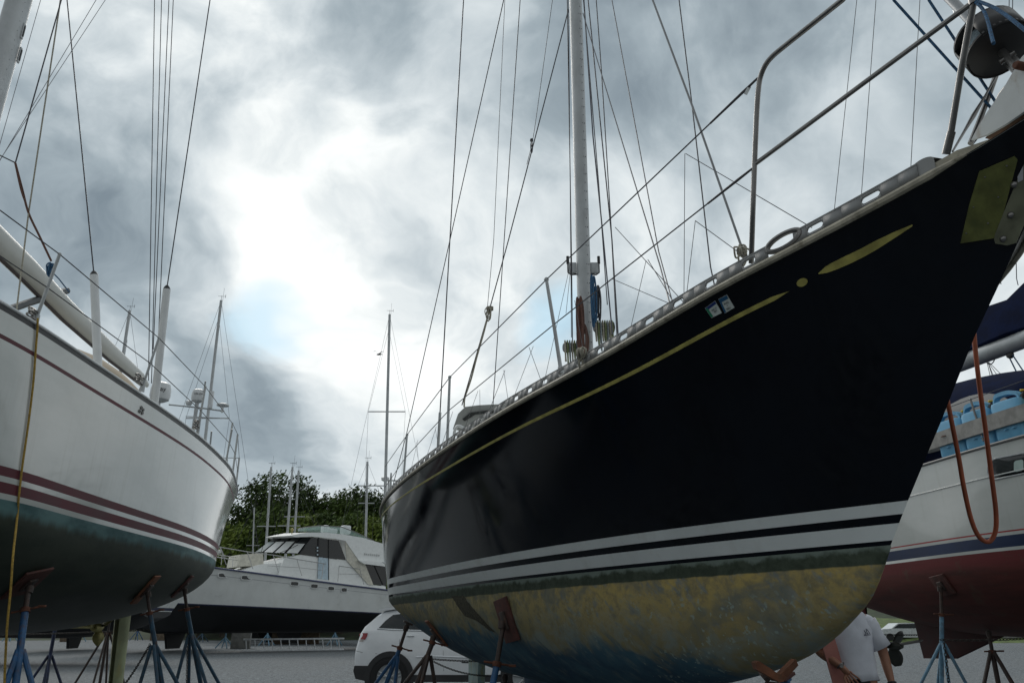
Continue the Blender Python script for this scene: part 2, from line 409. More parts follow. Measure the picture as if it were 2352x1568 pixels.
# ------------------------------------------------------------------ sky and sun
def world():
    w=bpy.data.worlds.new('World'); sc.world=w; w.use_nodes=True; nt=NT(w.node_tree)
    out=nt.n('ShaderNodeOutputWorld'); bg=nt.n('ShaderNodeBackground'); nt.t.links.new(bg.outputs[0],out.inputs[0])
    d=nt.n('ShaderNodeTexCoord').outputs['Generated']; d=nt.vmath('NORMALIZE',d); x,y,z=nt.sep(d)
    sky=nt.n('ShaderNodeTexSky',sky_type='NISHITA',sun_disc=False,sun_elevation=R(38),sun_rotation=R(-24)).outputs[0]
    clear=nt.vmath('MULTIPLY',sky,(.085,.085,.085))
    den=nt.math('ADD',nt.math('MAXIMUM',z,0.),.16)
    P=nt.n('ShaderNodeCombineXYZ',i={0:nt.math('DIVIDE',x,den),1:nt.math('DIVIDE',y,den),2:z}).outputs[0]
    warp=nt.vmath('MULTIPLY',nt.vmath('SUBTRACT',nt.noise(P,1.5,4,.55).outputs[1],(.5,.5,.5)),(.34,.34,.26))
    dw=nt.vmath('NORMALIZE',nt.vmath('ADD',d,nt.vmath('MULTIPLY',warp,(.62,.62,.62))))
    n1=nt.noise(nt.vmath('ADD',dw,(1.3,.4,2.)),3.1,8,.54,.25).outputs[0]
    n2=nt.noise(nt.vmath('ADD',dw,(3.1,7.7,1.)),7.,8,.56,.15).outputs[0]
    n3=nt.noise(nt.vmath('ADD',dw,(7.1,2.2,4.)),5.2,7,.52,.1).outputs[0]
    dark=nt.math('ADD',nt.math('MULTIPLY',nt.math('SUBTRACT',nt.sstep(n1,.40,.62),.5),.34),nt.math('MULTIPLY',nt.math('SUBTRACT',nt.sstep(n3,.42,.60),.5),.20))
    dark=nt.math('ADD',dark,nt.math('MULTIPLY',nt.math('SUBTRACT',n2,.5),.85))
    acc=nt.math('ADD',dark,.325)
    # cloud masses by direction: (picture column, row, angular radius in degrees, darkness)
    for u,v,ra,am in CLOUDS:
        c=ray(u,v).normalized()
        k=nt.vmath('DOT_PRODUCT',dw,tuple(c))
        acc=nt.math('ADD',acc,nt.math('MULTIPLY',nt.sstep(k,math.cos(R(ra*1.75)),1.0),am*(.46 if am>0 else .19)))
    ramp=nt.n('ShaderNodeValToRGB',i={0:acc}); cr=ramp.color_ramp
    cr.elements[0].position=0.; cr.elements[0].color=(1.06,1.08,1.08,1); cr.elements[1].position=1.; cr.elements[1].color=(.215,.27,.315,1)
    for p,cc in ((.12,(.93,.97,.97)),(.28,(.74,.80,.825)),(.48,(.54,.61,.65)),(.70,(.36,.43,.475))):
        e=cr.elements.new(p); e.color=(*cc,1)
    # gaps of blue between the clouds
    gap=None
    for u,v,ra in GAPS:
        k=nt.vmath('DOT_PRODUCT',dw,tuple(ray(u,v).normalized())); g=nt.sstep(k,math.cos(R(ra*1.3)),math.cos(R(ra*.25)))
        gap=g if gap is None else nt.math('MAXIMUM',gap,g)
    gap=nt.math('MULTIPLY',gap,nt.sstep(n2,.74,.46))
    blue=nt.vmath('ADD',nt.vmath('MULTIPLY',clear,(.10,.12,.15)),(.47,.70,.82))
    c=nt.mix(nt.math('MULTIPLY',gap,.7),ramp.outputs[0],blue)
    back=nt.math('MULTIPLY_ADD',nt.sstep(y,-.45,.35),.42,.58)   # unseen sky behind the camera dimmed so the hull sides get less light
    c=nt.vmath('MULTIPLY',c,nt.n('ShaderNodeCombineXYZ',i={0:back,1:back,2:back}).outputs[0])
    low=nt.sstep(z,.02,-.06)
    c=nt.mix(low,c,(.22,.23,.23))
    # overcast overhead comes from the same ramp; behind the camera it is dimmed
    nt.t.links.new(c,bg.inputs[0]); bg.inputs[1].default_value=SKYK
CLOUDS=[(240,300,8,.42),(90,480,8,.34),(300,520,7,.30),(430,690,5,.22),(570,860,3.6,.42),(860,90,5.5,.30),(690,240,4,.25),(960,260,4,.18),(960,640,4,.10),
 (420,60,7,-.55),(600,380,6,-.50),(640,540,5,-.42),(760,30,3,-.3),(880,420,6,-.32),(1120,300,6,-.30),(1180,90,3,-.15),(1050,830,5,-.36),(820,880,4,-.32),(1500,520,8,-.10),(280,410,1.6,-.5),(130,30,7,-.55),(930,70,3,.12),(1000,430,5,-.3),
 (900,1040,6,.34),(620,1010,4,.24),(1900,300,15,.50),(1540,150,9,.34),(2280,200,10,.34),(1320,330,5,.14),(150,900,7,.15),(1750,500,6,-.06)]
GAPS=[(680,735,2.9),(1240,715,2.8)]
SKYK=1.0
world()
sd=bpy.data.lights.new('sun','SUN'); sd.energy=.9; sd.angle=R(25); sd.color=(1,.96,.9)
so=bpy.data.objects.new('sun',sd); col.objects.link(so)
el,az=R(38),R(-24); sdir=Vector((math.sin(az)*math.cos(el),math.cos(az)*math.cos(el),math.sin(el)))
so.rotation_euler=sdir.to_track_quat('Z','Y').to_euler(); so.location=(0,0,30)
vs=sc.view_settings; vs.view_transform='Standard'; vs.look='None'; vs.gamma=1; vs.exposure=0; vs.use_curve_mapping=False
# ------------------------------------------------------------------ ground
g=MB(); n=48
rows=[]
for i in range(n+1):
    y=-60+ (i/n)**2*2060
    rows.append([Vector((x,y,0)) for x in (-1500,-300,-80,-40,-20,-8,0,8,20,40,80,300,1500)])
g.grid(rows); ground=g.build('ground',M_gravel); tag(ground,'grey crushed gravel of the boatyard','ground',kind='structure')
# ------------------------------------------------------------------ navy sailboat (the large one, bow to the right)
MAIN=dict(wl=[(0,0),(1,.30),(2,.56),(3,.76),(4.5,.97),(6,1.11),(7.36,1.23),(8.4,1.29),(9.5,1.16)],
 stem=[(0,0),(.17,.156),(.34,.32),(.51,.476),(.64,.615),(.77,.745),(1,1)],
 sh=[(-1.42,0),(-1.1,.175),(-.7,.405),(-.2,.63),(1.2,1.03),(3,1.32),(4.75,1.48),(6.5,1.54),(8.4,1.48),(9.8,1.30)],
 zs=[(-1.42,1.52),(-1.0,1.38),(-.6,1.285),(0,1.215),(.7,1.145),(1.9,1.12),(4,1.12),(6,1.15),(9.8,1.2)],
 zk=[(0,-.01),(.1,-.13),(.2,-.23),(.3,-.293),(.5,-.395),(1.2,-.605),(2.5,-.79),(4,-.87),(6,-.84),(7.5,-.64),(8.6,-.33),(9.5,-.08)],
 P0=(1.7227,3.6674),ang=R(15),zwl=1.83,side=1,g=.95)
H=Hull(**MAIN)
A=Vector((H.a[0],H.a[1],0)); T=Vector((H.t[0],H.t[1],0)); UP=Vector((0,0,1))
def HB(s,t,z): return Vector(H.W((s,t,z)))
boat=empty('sailboat',(H.P0[0]+4*H.a[0],H.P0[1]+4*H.a[1],0),'navy hulled sailboat with scraped yellow and blue bottom propped on jack stands','sailboat')
bs=lambda e:1+.035*max(0,H.w0+e*(H.w1-H.w0))
def zc_(v): return lambda e,zs:v*bs(e)
def fr(f): return lambda e,zs:.18*bs(e)+(zs-.18*bs(e))*f
rows=[(zc_(0),1),(zc_(.02),2),(zc_(.09),1),(zc_(.127),2),(zc_(.18),1)]+[(fr(f/9),1) for f in range(1,10)]
hull,bvh=build_hull(H,'hull',boat,rows,0,[M_afmain,M_navygel,M_wstripe],N=90)
build_deck(H,boat,M_deck)
def sheer_pts(h,s0,s1,n,inset=0.,dz=0.,sg=1): return [edge(h,s0+(s1-s0)*i/n,inset,dz,sg) for i in range(n+1)]
for sg in (1,-1):
    b=MB(); b.tube(sheer_pts(H,-1.02,9.75,90,-.008,-.005,sg),[.006]+[.017]*89+[.01],8); b.build('rubbing_strake',M_beige,boat)
# perforated toe rail
def boat_s_(p): return (Vector(p)-Vector((H.P0[0],H.P0[1],0))).dot(A)
def toe_rail(sg):
    b=MB(); slots=[-.69,-.46]+[-.13+.222*k for k in range(44)]; h=.078; s=-.86; rows=[]
    def colm(s,lo,hi):
        p=edge(H,s,.002,0,sg); return [p+UP*z for z in (.018,lo,hi,h)]
    seg=[]
    cur=-.86
    for c in slots:
        if c>9.6: break
        a,d=c-.036,c+.036
        seg.append(('solid',cur,a)); seg.append(('slot',a,d)); cur=d
    seg.append(('solid',cur,9.7))
    for kind,a,d in seg:
        m=max(2,int((d-a)/.06)) if kind=='solid' else 10
        cs=[]
        for i in range(m+1):
            s=a+(d-a)*i/m
            if kind=='slot':
                q=abs(2*i/m-1); w=.0135*math.sqrt(max(0,1-max(0,(q-.6)/.4)**2)) if q>.6 else .0135
                cs.append(colm(s,.046-w,.046+w))
            else: cs.append(colm(s,.046,.046))
        for i in range(m):
            A0,B0=cs[i],cs[i+1]
            if kind=='solid': (None if -.385<(boat_s_(A0[0])+boat_s_(B0[0]))/2<-.24 else b.add([A0[0],B0[0],B0[3],A0[3]],[(0,1,2,3)],0,False)); continue
            b.add([A0[0],B0[0],B0[1],A0[1]],[(0,1,2,3)],0,False); b.add([A0[2],B0[2],B0[3],A0[3]],[(0,1,2,3)],0,False)
    bmw=b
    o=bmw.build('toe_rail',M_rail,boat,solid=.006,recalc=False)
    c=MB(); c.tube(sheer_pts(H,-.86,-.392,6,.002,h,sg),.0055,6); c.build('rail_cap',M_rail,boat); c=MB(); c.tube(sheer_pts(H,-.232,9.7,80,.002,h,sg),.0055,6); c.build('rail_cap',M_rail,boat)
toe_rail(1); toe_rail(-1)
# bow cap and fairleads
for sg in (1,-1):
    b=MB(); P=[]
    for i in range(13):
        s=-1.08+.23*i/12; q=min(1,i/5); p=edge(H,s,.01,0,sg); P.append([p+UP*.004,p+UP*(.012+.033*q),p-T*sg*.05+UP*(.012+.022*q),p-T*sg*.06+UP*.004])
    b.grid(P,close=True); b.build('bow_cap',M_beige,boat)
b=MB()
p0=edge(H,-.83,.015); P=[]
for i in range(11):
    s=-.915+.085*i/10; q=math.sqrt(max(0,1-((i-5)/5.4)**2)); p=edge(H,s,.01)
    P.append([p+T*.004,p+T*.004+UP*(.055+.035*q),p-T*.05+UP*(.055+.035*q),p-T*.05])
b.grid(P); b.build('fairlead',M_rail,boat)
b=MB(); loop=[]
for i in range(25):
    a=2*math.pi*i/24; loop.append(edge(H,-.31+.082*math.cos(a),.004,.062+.034*math.sin(a)))
b.tube(loop,.013,8); 
b.build('fairlead',M_steel,boat)
# cove stripe: line, dot and arrow, lying on the topsides
def on_hull(u,v,off=.004):
    p,nn=hit(bvh,u,v); return p+nn*off
def boat_s(p): d=p-Vector((H.P0[0],H.P0[1],0)); return d.dot(A)
cove=[(1812,665),(1700,728),(1600,781),(1470,839),(1340,911),(1209,976),(1107,1031),(1010,1085),(963,1112),(928,1136),(905,1156)]
def hullside(s_,z,off,sg=1):
    # point of the topsides at station s_ and height z
    lo,hi=0.,1.
    for _ in range(40):
        m=(lo+hi)/2
        if H.up(m,z)[0]<s_: lo=m
        else: hi=m
    e=(lo+hi)/2; p=Vector(H.W(H.up(e,z),sg)); q=Vector(H.W(H.up(min(e+.005,1),z),sg)); r=Vector(H.W(H.up(e,z+.02),sg))
    nn=(q-p).cross(r-p).normalized()
    if nn.dot(T*sg)<0: nn=-nn
    return p+nn*off
pts=[]
for u,v in cove:
    p,_=hit(bvh,u,v); pts.append((boat_s(p),p.z-H.zwl))
pts.sort(); zf=[q[1] for q in pts]; sf=[q[0] for q in pts]
print('cove',[(round(a,2),round(c,2)) for a,c in pts])
sm=np.polyfit(sf,[z-H.zsf(s) for s,z in pts],2)
def covez(s): return H.zsf(s)+float(np.polyval(sm,s))
def strip(name,lo,hi,n,parent=boat,m=M_gold,sg=1):
    b=MB(); rr=[]
    for i in range(n+1):
        s,za,zb=lo[0]+(hi-lo[0])*i/n,None,None
        w=lo[1](i/n); c=lo[2](s) if len(lo)>2 else covez(s)
        rr.append([hullside(s,c-w,.0035,sg),hullside(s,c,.0045,sg),hullside(s,c+w,.0035,sg)])
    b.grid(rr); return b.build(name,m,parent)
def rnd(w,n,L): return lambda f:w*math.sqrt(max(0,1-max(0,1-f*L/w)**2)) if f*L<w else w
for sg in (1,-1):
    strip('cove_line',(pts[0][0],rnd(.0088,0,10.)),9.55,120,sg=sg)
def cove_piece(name,outline,sg=1):
    b=MB(); P=[on_hull(u,v) for u,v in outline]; n=len(P); h_=n//2
    b.add(P,[(i,i+1,n-2-i,n-1-i) for i in range(h_-1)]); return b.build(name,M_gold,boat)
dot=[(1843+13.5*math.cos(a)*.93-6*math.sin(a)*.4,648-9*math.sin(a)-6*math.cos(a)*.75) for a in [2*math.pi*k/16 for k in range(16)]]
cove_piece('cove_dot',dot)
arrow=[(1880,627),(1895,613),(1907,605),(1935,591),(1975,572),(2010,553),(2050,534),(2096,515),(2096,519),(2060,543),(2015,572),(1985,589),(1955,604),(1925,617),(1900,626),(1881,629)]
cove_piece('cove_arrow',arrow)
# inspection stickers
def sticker(poly,head,side,words,name):
    P=[on_hull(u,v,.003) for u,v in poly]; c=sum(P,Vector())/4
    nrm=(P[1]-P[0]).cross(P[3]-P[0]).normalized()
    if nrm.dot(EYE-c)<0: nrm=-nrm
    b=MB(); b.prism([p for p in P],-nrm*.002,0); L=lambda a,t:a[0].lerp(a[1],t)
    r=(P[1]-P[0]); d=(P[3]-P[0])
    def quad(x0,x1,y0,y1,mi,off): b.add([P[0]+r*x+d*y+nrm*off for x,y in((x0,y0),(x1,y0),(x1,y1),(x0,y1))],[(0,1,2,3)],mi,False)
    quad(0.02,.98,.02,.27,1,.001); quad(.02,.2,.1,.97,2,.0015)
    o=b.build(name,[mat('sticker_white',(.55,.60,.58),.4),head,side],boat)
    for wtxt,fy,sz in words:
        text(wtxt,'lettering',M_black,o,P[0]+r*.6+d*fy+nrm*.002,r,-d,sz*d.length,.0004)
    return o
st=lambda x,y:((2580+x/7.84)/1.6327,(1060+y/7.84)/1.6327)
sticker([st(505,745),st(800,525),st(1000,880),st(700,1030)],mat('sticker_navy',(.01,.03,.16),.4),mat('sticker_green',(.02,.22,.12),.4),[('DEC 31',.53,.19),('2021',.74,.19)],'inspection_sticker')
sticker([st(900,480),st(1150,345),st(1375,725),st(1090,895)],mat('sticker_blue',(.01,.09,.20),.4),mat('sticker_blue',(.01,.09,.20),.4),[('AUG',.46,.18),('11',.64,.13),('2021',.83,.18)],'inspection_sticker')
# olive plate on the bow and the stem fitting
b=MB(); P=[on_hull(u,v,.004) for u,v in((2249,393),(2330,358),(2337,366),(2290,545),(2206,558),(2226,470))]
nn=(P[1]-P[0]).cross(P[-1]-P[0]).normalized(); nn=nn if nn.dot(EYE-P[0])>0 else -nn
b.prism(P,nn*.006); plate=b.build('bow_plate',mat('olive_brass_plate',(.13,.14,.04),.45,metal=.35,vary=.35,scale=12,dirt=((.07,.09,.03),.6)),boat)
for u,v in((2262,406),(2312,380),(2236,475),(2293,452),(2270,512),(2220,535)):
    b=MB(); b.ball(on_hull(u,v,.011),.0035); b.build('rivet',M_steel,plate)
zb=on_hull(2297,566).z-H.zwl
def stem_s(z): return H.up(0,z)[0]
def stem_p(z,ds,off): return hullside(stem_s(z)+ds,z,off)
b=MB(); rr=[]
for i in range(25):
    z=zb+(1.47-zb)*i/24; w=.085*(1 if z>zb+.05 else .35+.65*math.sqrt(max(0,1-((zb+.05-z)/.05)**2)))
    rr.append([stem_p(z,.004,.004),stem_p(z,.004,.016),stem_p(z,w*.5,.017),stem_p(z,w,.016),stem_p(z,w,.004)])
b.grid(rr,close=True); fit=b.build('stem_fitting',mat('galvanised_strap',(.17,.175,.12),.55,metal=.5,vary=.3,scale=9),boat)
for u,v in((2329,423),(2322,493),(2305,547)):
    b=MB(); p=on_hull(u,v,.018); b.lathe(p,T,[(.014,0),(.014,.003),(.011,.007),(.004,.01)],14); b.build('bolt',M_steel,fit)
P=[on_hull(u,v,.019) for u,v in((2337,405),(2350,380),(2350,412),(2338,418))]; b=MB(); b.add(P,[(0,1,2,3)]); b.build('maker_tag',mat('tag_silver',(.45,.46,.48),.4,metal=.4),fit)
def mir(p):   # mirror a point in the boat's centre plane
    d=Vector(p)-Vector((H.P0[0],H.P0[1],0)); t=d.dot(T); return Vector(p)-T*2*t
# pulpit
r_leg0=edge(H,-.2,.05,.01); bR=on_side(H,1725,600,.03)
legR=[bR-UP*.01,zc(1729,490,3.68),zc(1733,378,3.70),zc(1738,260,3.72),zc(1742,205,3.73)]
top=[0,zc(1747,176,3.73),zc(1758,150,3.71),zc(1774,130,3.685),zc(1800,108,3.64),zc(1845,72,3.545),zc(1890,36,3.45),zc(1935,0,3.36),zc(1990,-44,3.25)]
front=HB(-1.62,.16,2.02-.0); midf=zc(2237,4,2.95)
top2=[HB(-1.5,.27,2.08),HB(-1.68,.14,2.09)]
legF=[zc(2172,352,3.06),zc(2185,300,3.04),zc(2208,160,3.0),zc(2237,2,2.95),zc(2262,-130,2.9)]
b=MB(); Q=smooth_path(legR+top[1:]+top2,4); Q2=[mir(p) for p in Q]; b.tube(Q+Q2[::-1],.0125,10)
b.tube([zc(1733,378,3.70),zc(1980,194,3.33),midf],.0105,8); b.tube([mir(zc(1733,378,3.70)),mir(midf)],.0105,8)
b.tube(legF,.0125,10); b.tube([mir(p) for p in legF],.0125,10)
b.lathe(legF[0]-UP*.005,legF[1]-legF[0],[(.016,0),(.016,.085),(.013,.087)],12)
b.lathe(zc(2237,4,2.95)-UP*.012,UP,[(.018,0),(.02,.012),(.018,.026)],12)
pulpit=b.build('pulpit',M_steel,boat)
b=MB(); b.tube([zc(2229,330,3.30),zc(2255,265,3.35),zc(2283,187,3.40),zc(2330,50,3.45)],.0115,8); b.build('bow_brace',M_steel,boat)
b=MB(); b.tube([zc(2188,348,3.1),zc(2216,300,3.25),zc(2236,266,3.3),zc(2262,222,3.35),zc(2296,160,3.36)],[.004,.006,.010,.005,.004],8); b.build('wire_turnbuckle',M_steel,boat)
# bow roller platform: a white painted cheek with a stained underside
poly=[(2236,323),(2252,292),(2275,256),(2310,205),(2352,133),(2430,60),(2500,40),(2500,150),(2420,210),(2352,262),(2310,290),(2270,312)]
pn=T; pc=HB(-1.1,.13,1.5)
P=[on_plane(u,v,pc,pn) for u,v in poly]
b=MB(); b.prism(P,T*.012); b.prism([mir(p) for p in P],T*-.012); b.build('bow_roller_cheek',mat('worn_white_steel',(.50,.53,.53),.5,vary=.1,scale=6,dirt=((.24,.15,.06),.7)),boat)
P=[on_plane(u,v,pc-T*.004,pn) for u,v in ((2262,318),(2300,296),(2352,264),(2440,215),(2440,180),(2352,225),(2318,252),(2300,278))]
b=MB(); b.prism(P,-T*.25); b.build('bow_platform',mat('stained_wood',(.12,.06,.03),.8,vary=.4,scale=14),boat)
b=MB(); c=on_plane(2346,152,pc+T*.03,pn); b.lathe(c+T*.03,-T,[(.012,0),(.016,.01),(.016,.3),(.012,.31)],14); b.build('roller_pin',M_rust,boat)
# furling drum at the stem
fd=on_plane(2280,98,(H.P0[0],H.P0[1],0),(T.x,T.y,0)); print('drum depth',(fd-EYE).dot(Vector((0,CP,SP)))); KD=(fd-EYE).dot(Vector((0,CP,SP)))/2.72; fa=(zc(2245,-60,2.80)-zc(2285,180,2.62)).normalized()
fa=(UP*.86-A*-.30+T*.05); fa=(UP*.9+A*.36).normalized()
dr=MB()
dr.lathe(fd-fa*0.0643,fa,[(0.0351,-0.0117),(0.1170,0),(0.1287,0.0094),(0.1287,0.0187),(0.1100,0.0234)],36)
dr.lathe(fd-fa*0.0410,fa,[(0.0725,0),(0.0725,0.0877)],30)
dr.lathe(fd+fa*0.0468,fa,[(0.1100,0),(0.1287,0.0047),(0.1287,0.0140),(0.0702,0.0351),(0.0351,0.0526)],36)
drum=dr.build('furling_drum',M_black,boat)
b=MB()
for k in range(6): b.torus(fd-fa*(.028-0.0129*k),fa,0.0807,0.0082,28,6)
b.build('furling_line',mat('pale_line',(.34,.42,.46),.85,vary=.3,scale=60),drum)
u_=fa.orthogonal().normalized(); w_=fa.cross(u_)
b=MB()
q0=max([i*0.0585 for i in range(126)],key=lambda q:-(w_*math.cos(q)+u_*math.sin(q)).x-0.0000*(w_*math.cos(q)+u_*math.sin(q)).z)
arc=[fd+(w_*math.cos(q)+u_*math.sin(q))*0.1264 for q in [q0+.55+(2*math.pi-1.1)*i/30 for i in range(31)]]
b.grid([[p-fa*0.0643,p+fa*0.0562] for p in arc]); b.build('drum_guard',M_black,drum,solid=0.0047)
b=MB(); b.tube([fd-fa*.06,fd-fa*.2],.017,10); b.box(fd-fa*.19,(.02,.05,.09),0,fa.to_track_quat('Z','Y').to_matrix(),.006); b.tube([fd-fa*.12-w_*.03,fd-fa*.12+w_*.03],.012,10)
b.build('toggle',M_steel,boat)
b=MB(); b.tube([fd+fa*.07,fd+fa*.3,fd+fa*9],[.024,.021,.021],12); b.build('forestay_foil',mat('foil_grey',(.30,.31,.32),.4,metal=.5),boat)
def rope(name,pts,r,m,parent,n=6): 
    b=MB(); b.tube(pts,r,n); return b.build(name,m,parent)
rope('control_line',[zc(2052,0,3.5),zc(2276,248,3.35)],.0065,M_ropeblue,boat)
rope('control_line',[zc(2133,0,3.5),zc(2287,235,3.36)],.0065,M_ropeblue,boat)
rope('control_line',smooth_path([midf+UP*.01,zc(2262,30,2.85),zc(2282,100,2.62)]),.0065,M_ropeblue,boat)
rope('control_line',smooth_path([midf+UP*.01,zc(2290,22,2.8),zc(2352,68,2.6),zc(2420,130,2.5)]),.0065,M_ropeblue,boat)
# stanchions and lifelines
ST=[((1290,852),(1255,642)),((1027,1022),(1033,866)),((926,1106),(935,998))]
stan=[]
for (ub,vb),(ut,vt) in ST:
    base=on_side(H,ub,vb,.04); d=(base-EYE).dot(Vector((0,CP,SP)))
    topp=zc(ut,vt,d+.2); topp=zc(ut,vt,(d+ (Vector((0,CP,SP))).z*.6))
    stan.append((base,topp))
# two more towards the stern
for s in (8.3,9.55):
    q=edge(H,s,.05); stan.append((q,q+UP*.62+T*.02))
for base,topp in stan:
    for mm in (0,1):
        p,q=(base,topp) if not mm else (mir(base),mir(topp))
        b=MB(); b.tube([p-UP*.03,p.lerp(q,.5),q],[.0135,.0125,.0115],10); b.ball(q,.017); b.lathe(p-UP*.02,(q-p),[(.026,0),(.024,.012),(.018,.05)],12); b.build('stanchion',M_mast,boat)
up_=[zc(1740,180,3.74)]+[q for p,q in stan]; lo_=[zc(1727,388,3.70)]+[p.lerp(q,.5) for p,q in stan]
for L in (up_,lo_):
    b=MB(); b.tube(L,.0042,6); b.tube([L[0],L[0].lerp(L[1],.05),L[0].lerp(L[1],.17)],[.0055,.007,.0055],8); b.build('lifeline',M_wire,boat)
    b=MB(); b.tube([mir(p) for p in L],.0042,6); b.build('lifeline',M_wire,boat)
b=MB(); b.box(zc(1717,208,3.78),(.016,.004,.05),0,Matrix.Rotation(.5,3,'Y')); b.build('lifeline_tag',M_wstripe,boat)
# netting cord between lifelines and toe rail
net=[((1575,353),(1865,523)),((1573,353),(1571,672)),((1597,507),(1722,598)),((1597,507),(1578,668)),((1413,522),(1568,692)),((1488,596),(1545,690)),((1484,598),(1447,760)),((1312,604),(1300,720)),((1310,606),(1245,900)),((1405,640),(1545,700)),((1320,690),(1345,838)),((1225,795),(1175,925)),((1215,797),(1245,880)),((1160,850),(1112,972)),((1157,850),(1168,925)),((1102,895),(1103,990)),((1098,897),(1060,1005)),((1040,945),(1006,1048)),((1002,980),(973,1070)),((960,1010),(940,1095)),((1000,985),(1010,1040)),((957,1015),(963,1078))]
M_net=mat('netting_cord',(.14,.14,.15),.8)
for p,q in net: b=MB(); b.tube([on_side(H,*p,.04),on_side(H,*q,.02)],.0021,4); b.build('netting_cord',M_net,boat)
# mast: centre plane of the boat
def on_centre(u,v): return on_plane(u,v,(H.P0[0],H.P0[1],0),(T.x,T.y,0))
mb=on_centre(1346,815); mt=on_centre(1322,0); md=(mt-mb).normalized()
foot=mb-md*((mb.z-3.0)/md.z); mtop=mb+md*11.5
def oval(c,d,a,bb,n=20):
    f=(A-d*A.dot(d)).normalized(); l=d.cross(f)
    return [c+f*math.cos(2*math.pi*i/n)*a+l*math.sin(2*math.pi*i/n)*bb for i in range(n)]
b=MB(); b.grid([oval(p,md,.095,.07) for p in (foot,mb,mt,mtop)],close=True); mast=b.build('mast',M_mast,boat)
def mpt(f,side=0.,fore=0.):
    p=mb.lerp(mt,f); return p+T*side-A*fore
for k in range(46):
    for w in ((.0,) if k%2 else (-.02,.02)):
        q=mpt(-.12+k*.024); 
        b=MB(); b.ball(q-A*.0935-T*(.014+w*.6),.0048); b.build('rivet',M_wire,mast)
for sg in(-1,1):
    c=mpt(.215)+A*.0+ (zc(1376,640,7.8)-zc(1350,640,7.8)).normalized()*sg*.115
    b=MB(); b.box(c,(.085,.02,.125),0,None,.03); b.build('winch_pad',M_mast,mast)
    b=MB(); x=Vector((.045*sg,0,0)); b.tube([c-UP*.07-x*1.2,c-UP*.075+x*.3,c-UP*.05+x],.009,8); b.tube([c-UP*.05+x,c+UP*.05+x],.008,8); b.tube([c+UP*.05+x,c+UP*.13+x],.016,10); b.build('winch_handle',M_black,mast)
def coil(c,L,wd,m,parent,n=7,r=.009,seed=0):
    rr=random.Random(seed); b=MB()
    for k in range(n):
        o=Vector((rr.uniform(-1,1)*wd,rr.uniform(-.05,.02),rr.uniform(-.04,.04))); l=L*rr.uniform(.85,1.1); w=wd*rr.uniform(.5,1.1)
        pts=[c+o+Vector((math.sin(a)*w,math.cos(a*2)*.015,-l/2+math.cos(a)*l/2)) for a in [2*math.pi*i/18 for i in range(19)]]
        b.tube(pts,r,5)
    b.tube([c+Vector((math.cos(a)*wd*1.1,math.sin(a)*wd*1.1,-L*.28+r*.30*a)) for a in [i*.5 for i in range(40)]],r,5)
    return b.build('rope_coil',m,parent)
coil(zc(1331,690,7.62),.50,.022,M_ropebrown,boat,7,.009,1); coil(zc(1336,745,7.6),.30,.032,mat('faded_red_rope',(.16,.09,.075),.9,vary=.4,scale=80),boat,6,.009,2)
coil(zc(1361,640,7.65),.50,.014,M_ropeblue,boat,4,.009,3); coil(zc(1372,660,7.7),.35,.02,M_wire,boat,4,.007,6)
for (u,v,sd) in ((1318,798,4),(1388,752,5)):
    c=zc(u,v,7.6); b=MB(); ax=Vector((1,.25,.08)); b.lathe(c-ax*.10,ax,[(.04,0),(.055,.02),(.045,.06),(.045,.15),(.06,.19),(.04,.2)],20); wn=b.build('winch',M_black,boat)
    b=MB()
    for k in range(8): 
        q=c+ax.normalized()*(-.09+.024*k); l=.16+.05*((k*7)%3)
        b.tube([q+Vector((0,-.055,-l)),q+Vector((0,-.062,0)),q+Vector((0,-.02,.062)),q+Vector((0,.045,.04)),q+Vector((.01,.045,-l*.8))],.0085,5,k%3)
    b.build('halyard',[M_ropew,mat('green_rope',(.16,.19,.09),.9,vary=.4,scale=80),mat('grey_rope',(.22,.25,.26),.9,vary=.4,scale=80)],wn)
# standing and running rigging: (deck end on the side surface or a given depth, mast end)
def ln(name,pts,r=.0046,m=None,ext=1.6):
    P=[on_side(H,u,v,.1) if d is None else zc(u,v,d) for u,v,d in pts]
    if ext: P.append(P[-1]+(P[-1]-P[-2])*ext)
    return rope(name,P,r,m or M_wire,boat)
ln('shroud',[(1006,1030,None),(1064.7,0,8.3)],.0062); ln('shroud',[(1132,935,8.2),(1158,551,8.25),(1194.7,0,8.4)],.0048)
b=MB(); b.tube([on_side(H,1006,1030,.1),on_side(H,1006,1030,.1).lerp(zc(1064.7,0,8.3),.075)],.014,8); b.build('turnbuckle',M_mast,boat)
ln('backstay',[(897,1135,12.6),(934,995,12.2),(1157,0,9.6)],.0062)
ln('lower_shroud',[(1061,930,8.1),(1070,899,8.0),(1123,715,7.9),(1168,551,7.8),(1306,22,7.75)],.0055,ext=0)
ln('flag_halyard',[(1119,711,8.),(1134,551,8.),(1159.6,0,8.1)],.003); ln('flag_halyard',[(1210,378,7.9),(1221,336,7.9),(1228,296,7.9),(1269,0,8.)],.0032)
coil(zc(1125,705,7.9),.11,.03,M_ropew,boat,4,.005,8)
rope('rope_tail',smooth_path([zc(1123,715,7.88),zc(1112,760,7.9),zc(1095,820,7.95),zc(1082,870,8.0),zc(1068,912,8.05),zc(1066,935,8.05)]),.009,M_ropew,boat)
coil(zc(1221,318,7.85),.12,.012,M_wire,boat,2,.004,9)
ln('halyard',[(1315.5,825,7.7),(1313,612,7.7),(1303,0,7.8)],.005); ln('halyard',[(1312.5,775,7.7),(1310,480,7.7),(1306,0,7.8)],.0035)
ln('shroud',[(1420,774,6.6),(1405.6,551,6.9),(1350.7,0,7.7)],.0058); ln('shroud',[(1417,770,6.7),(1403.5,520,7.),(1382,172,7.4),(1369.4,0,7.6)],.005)
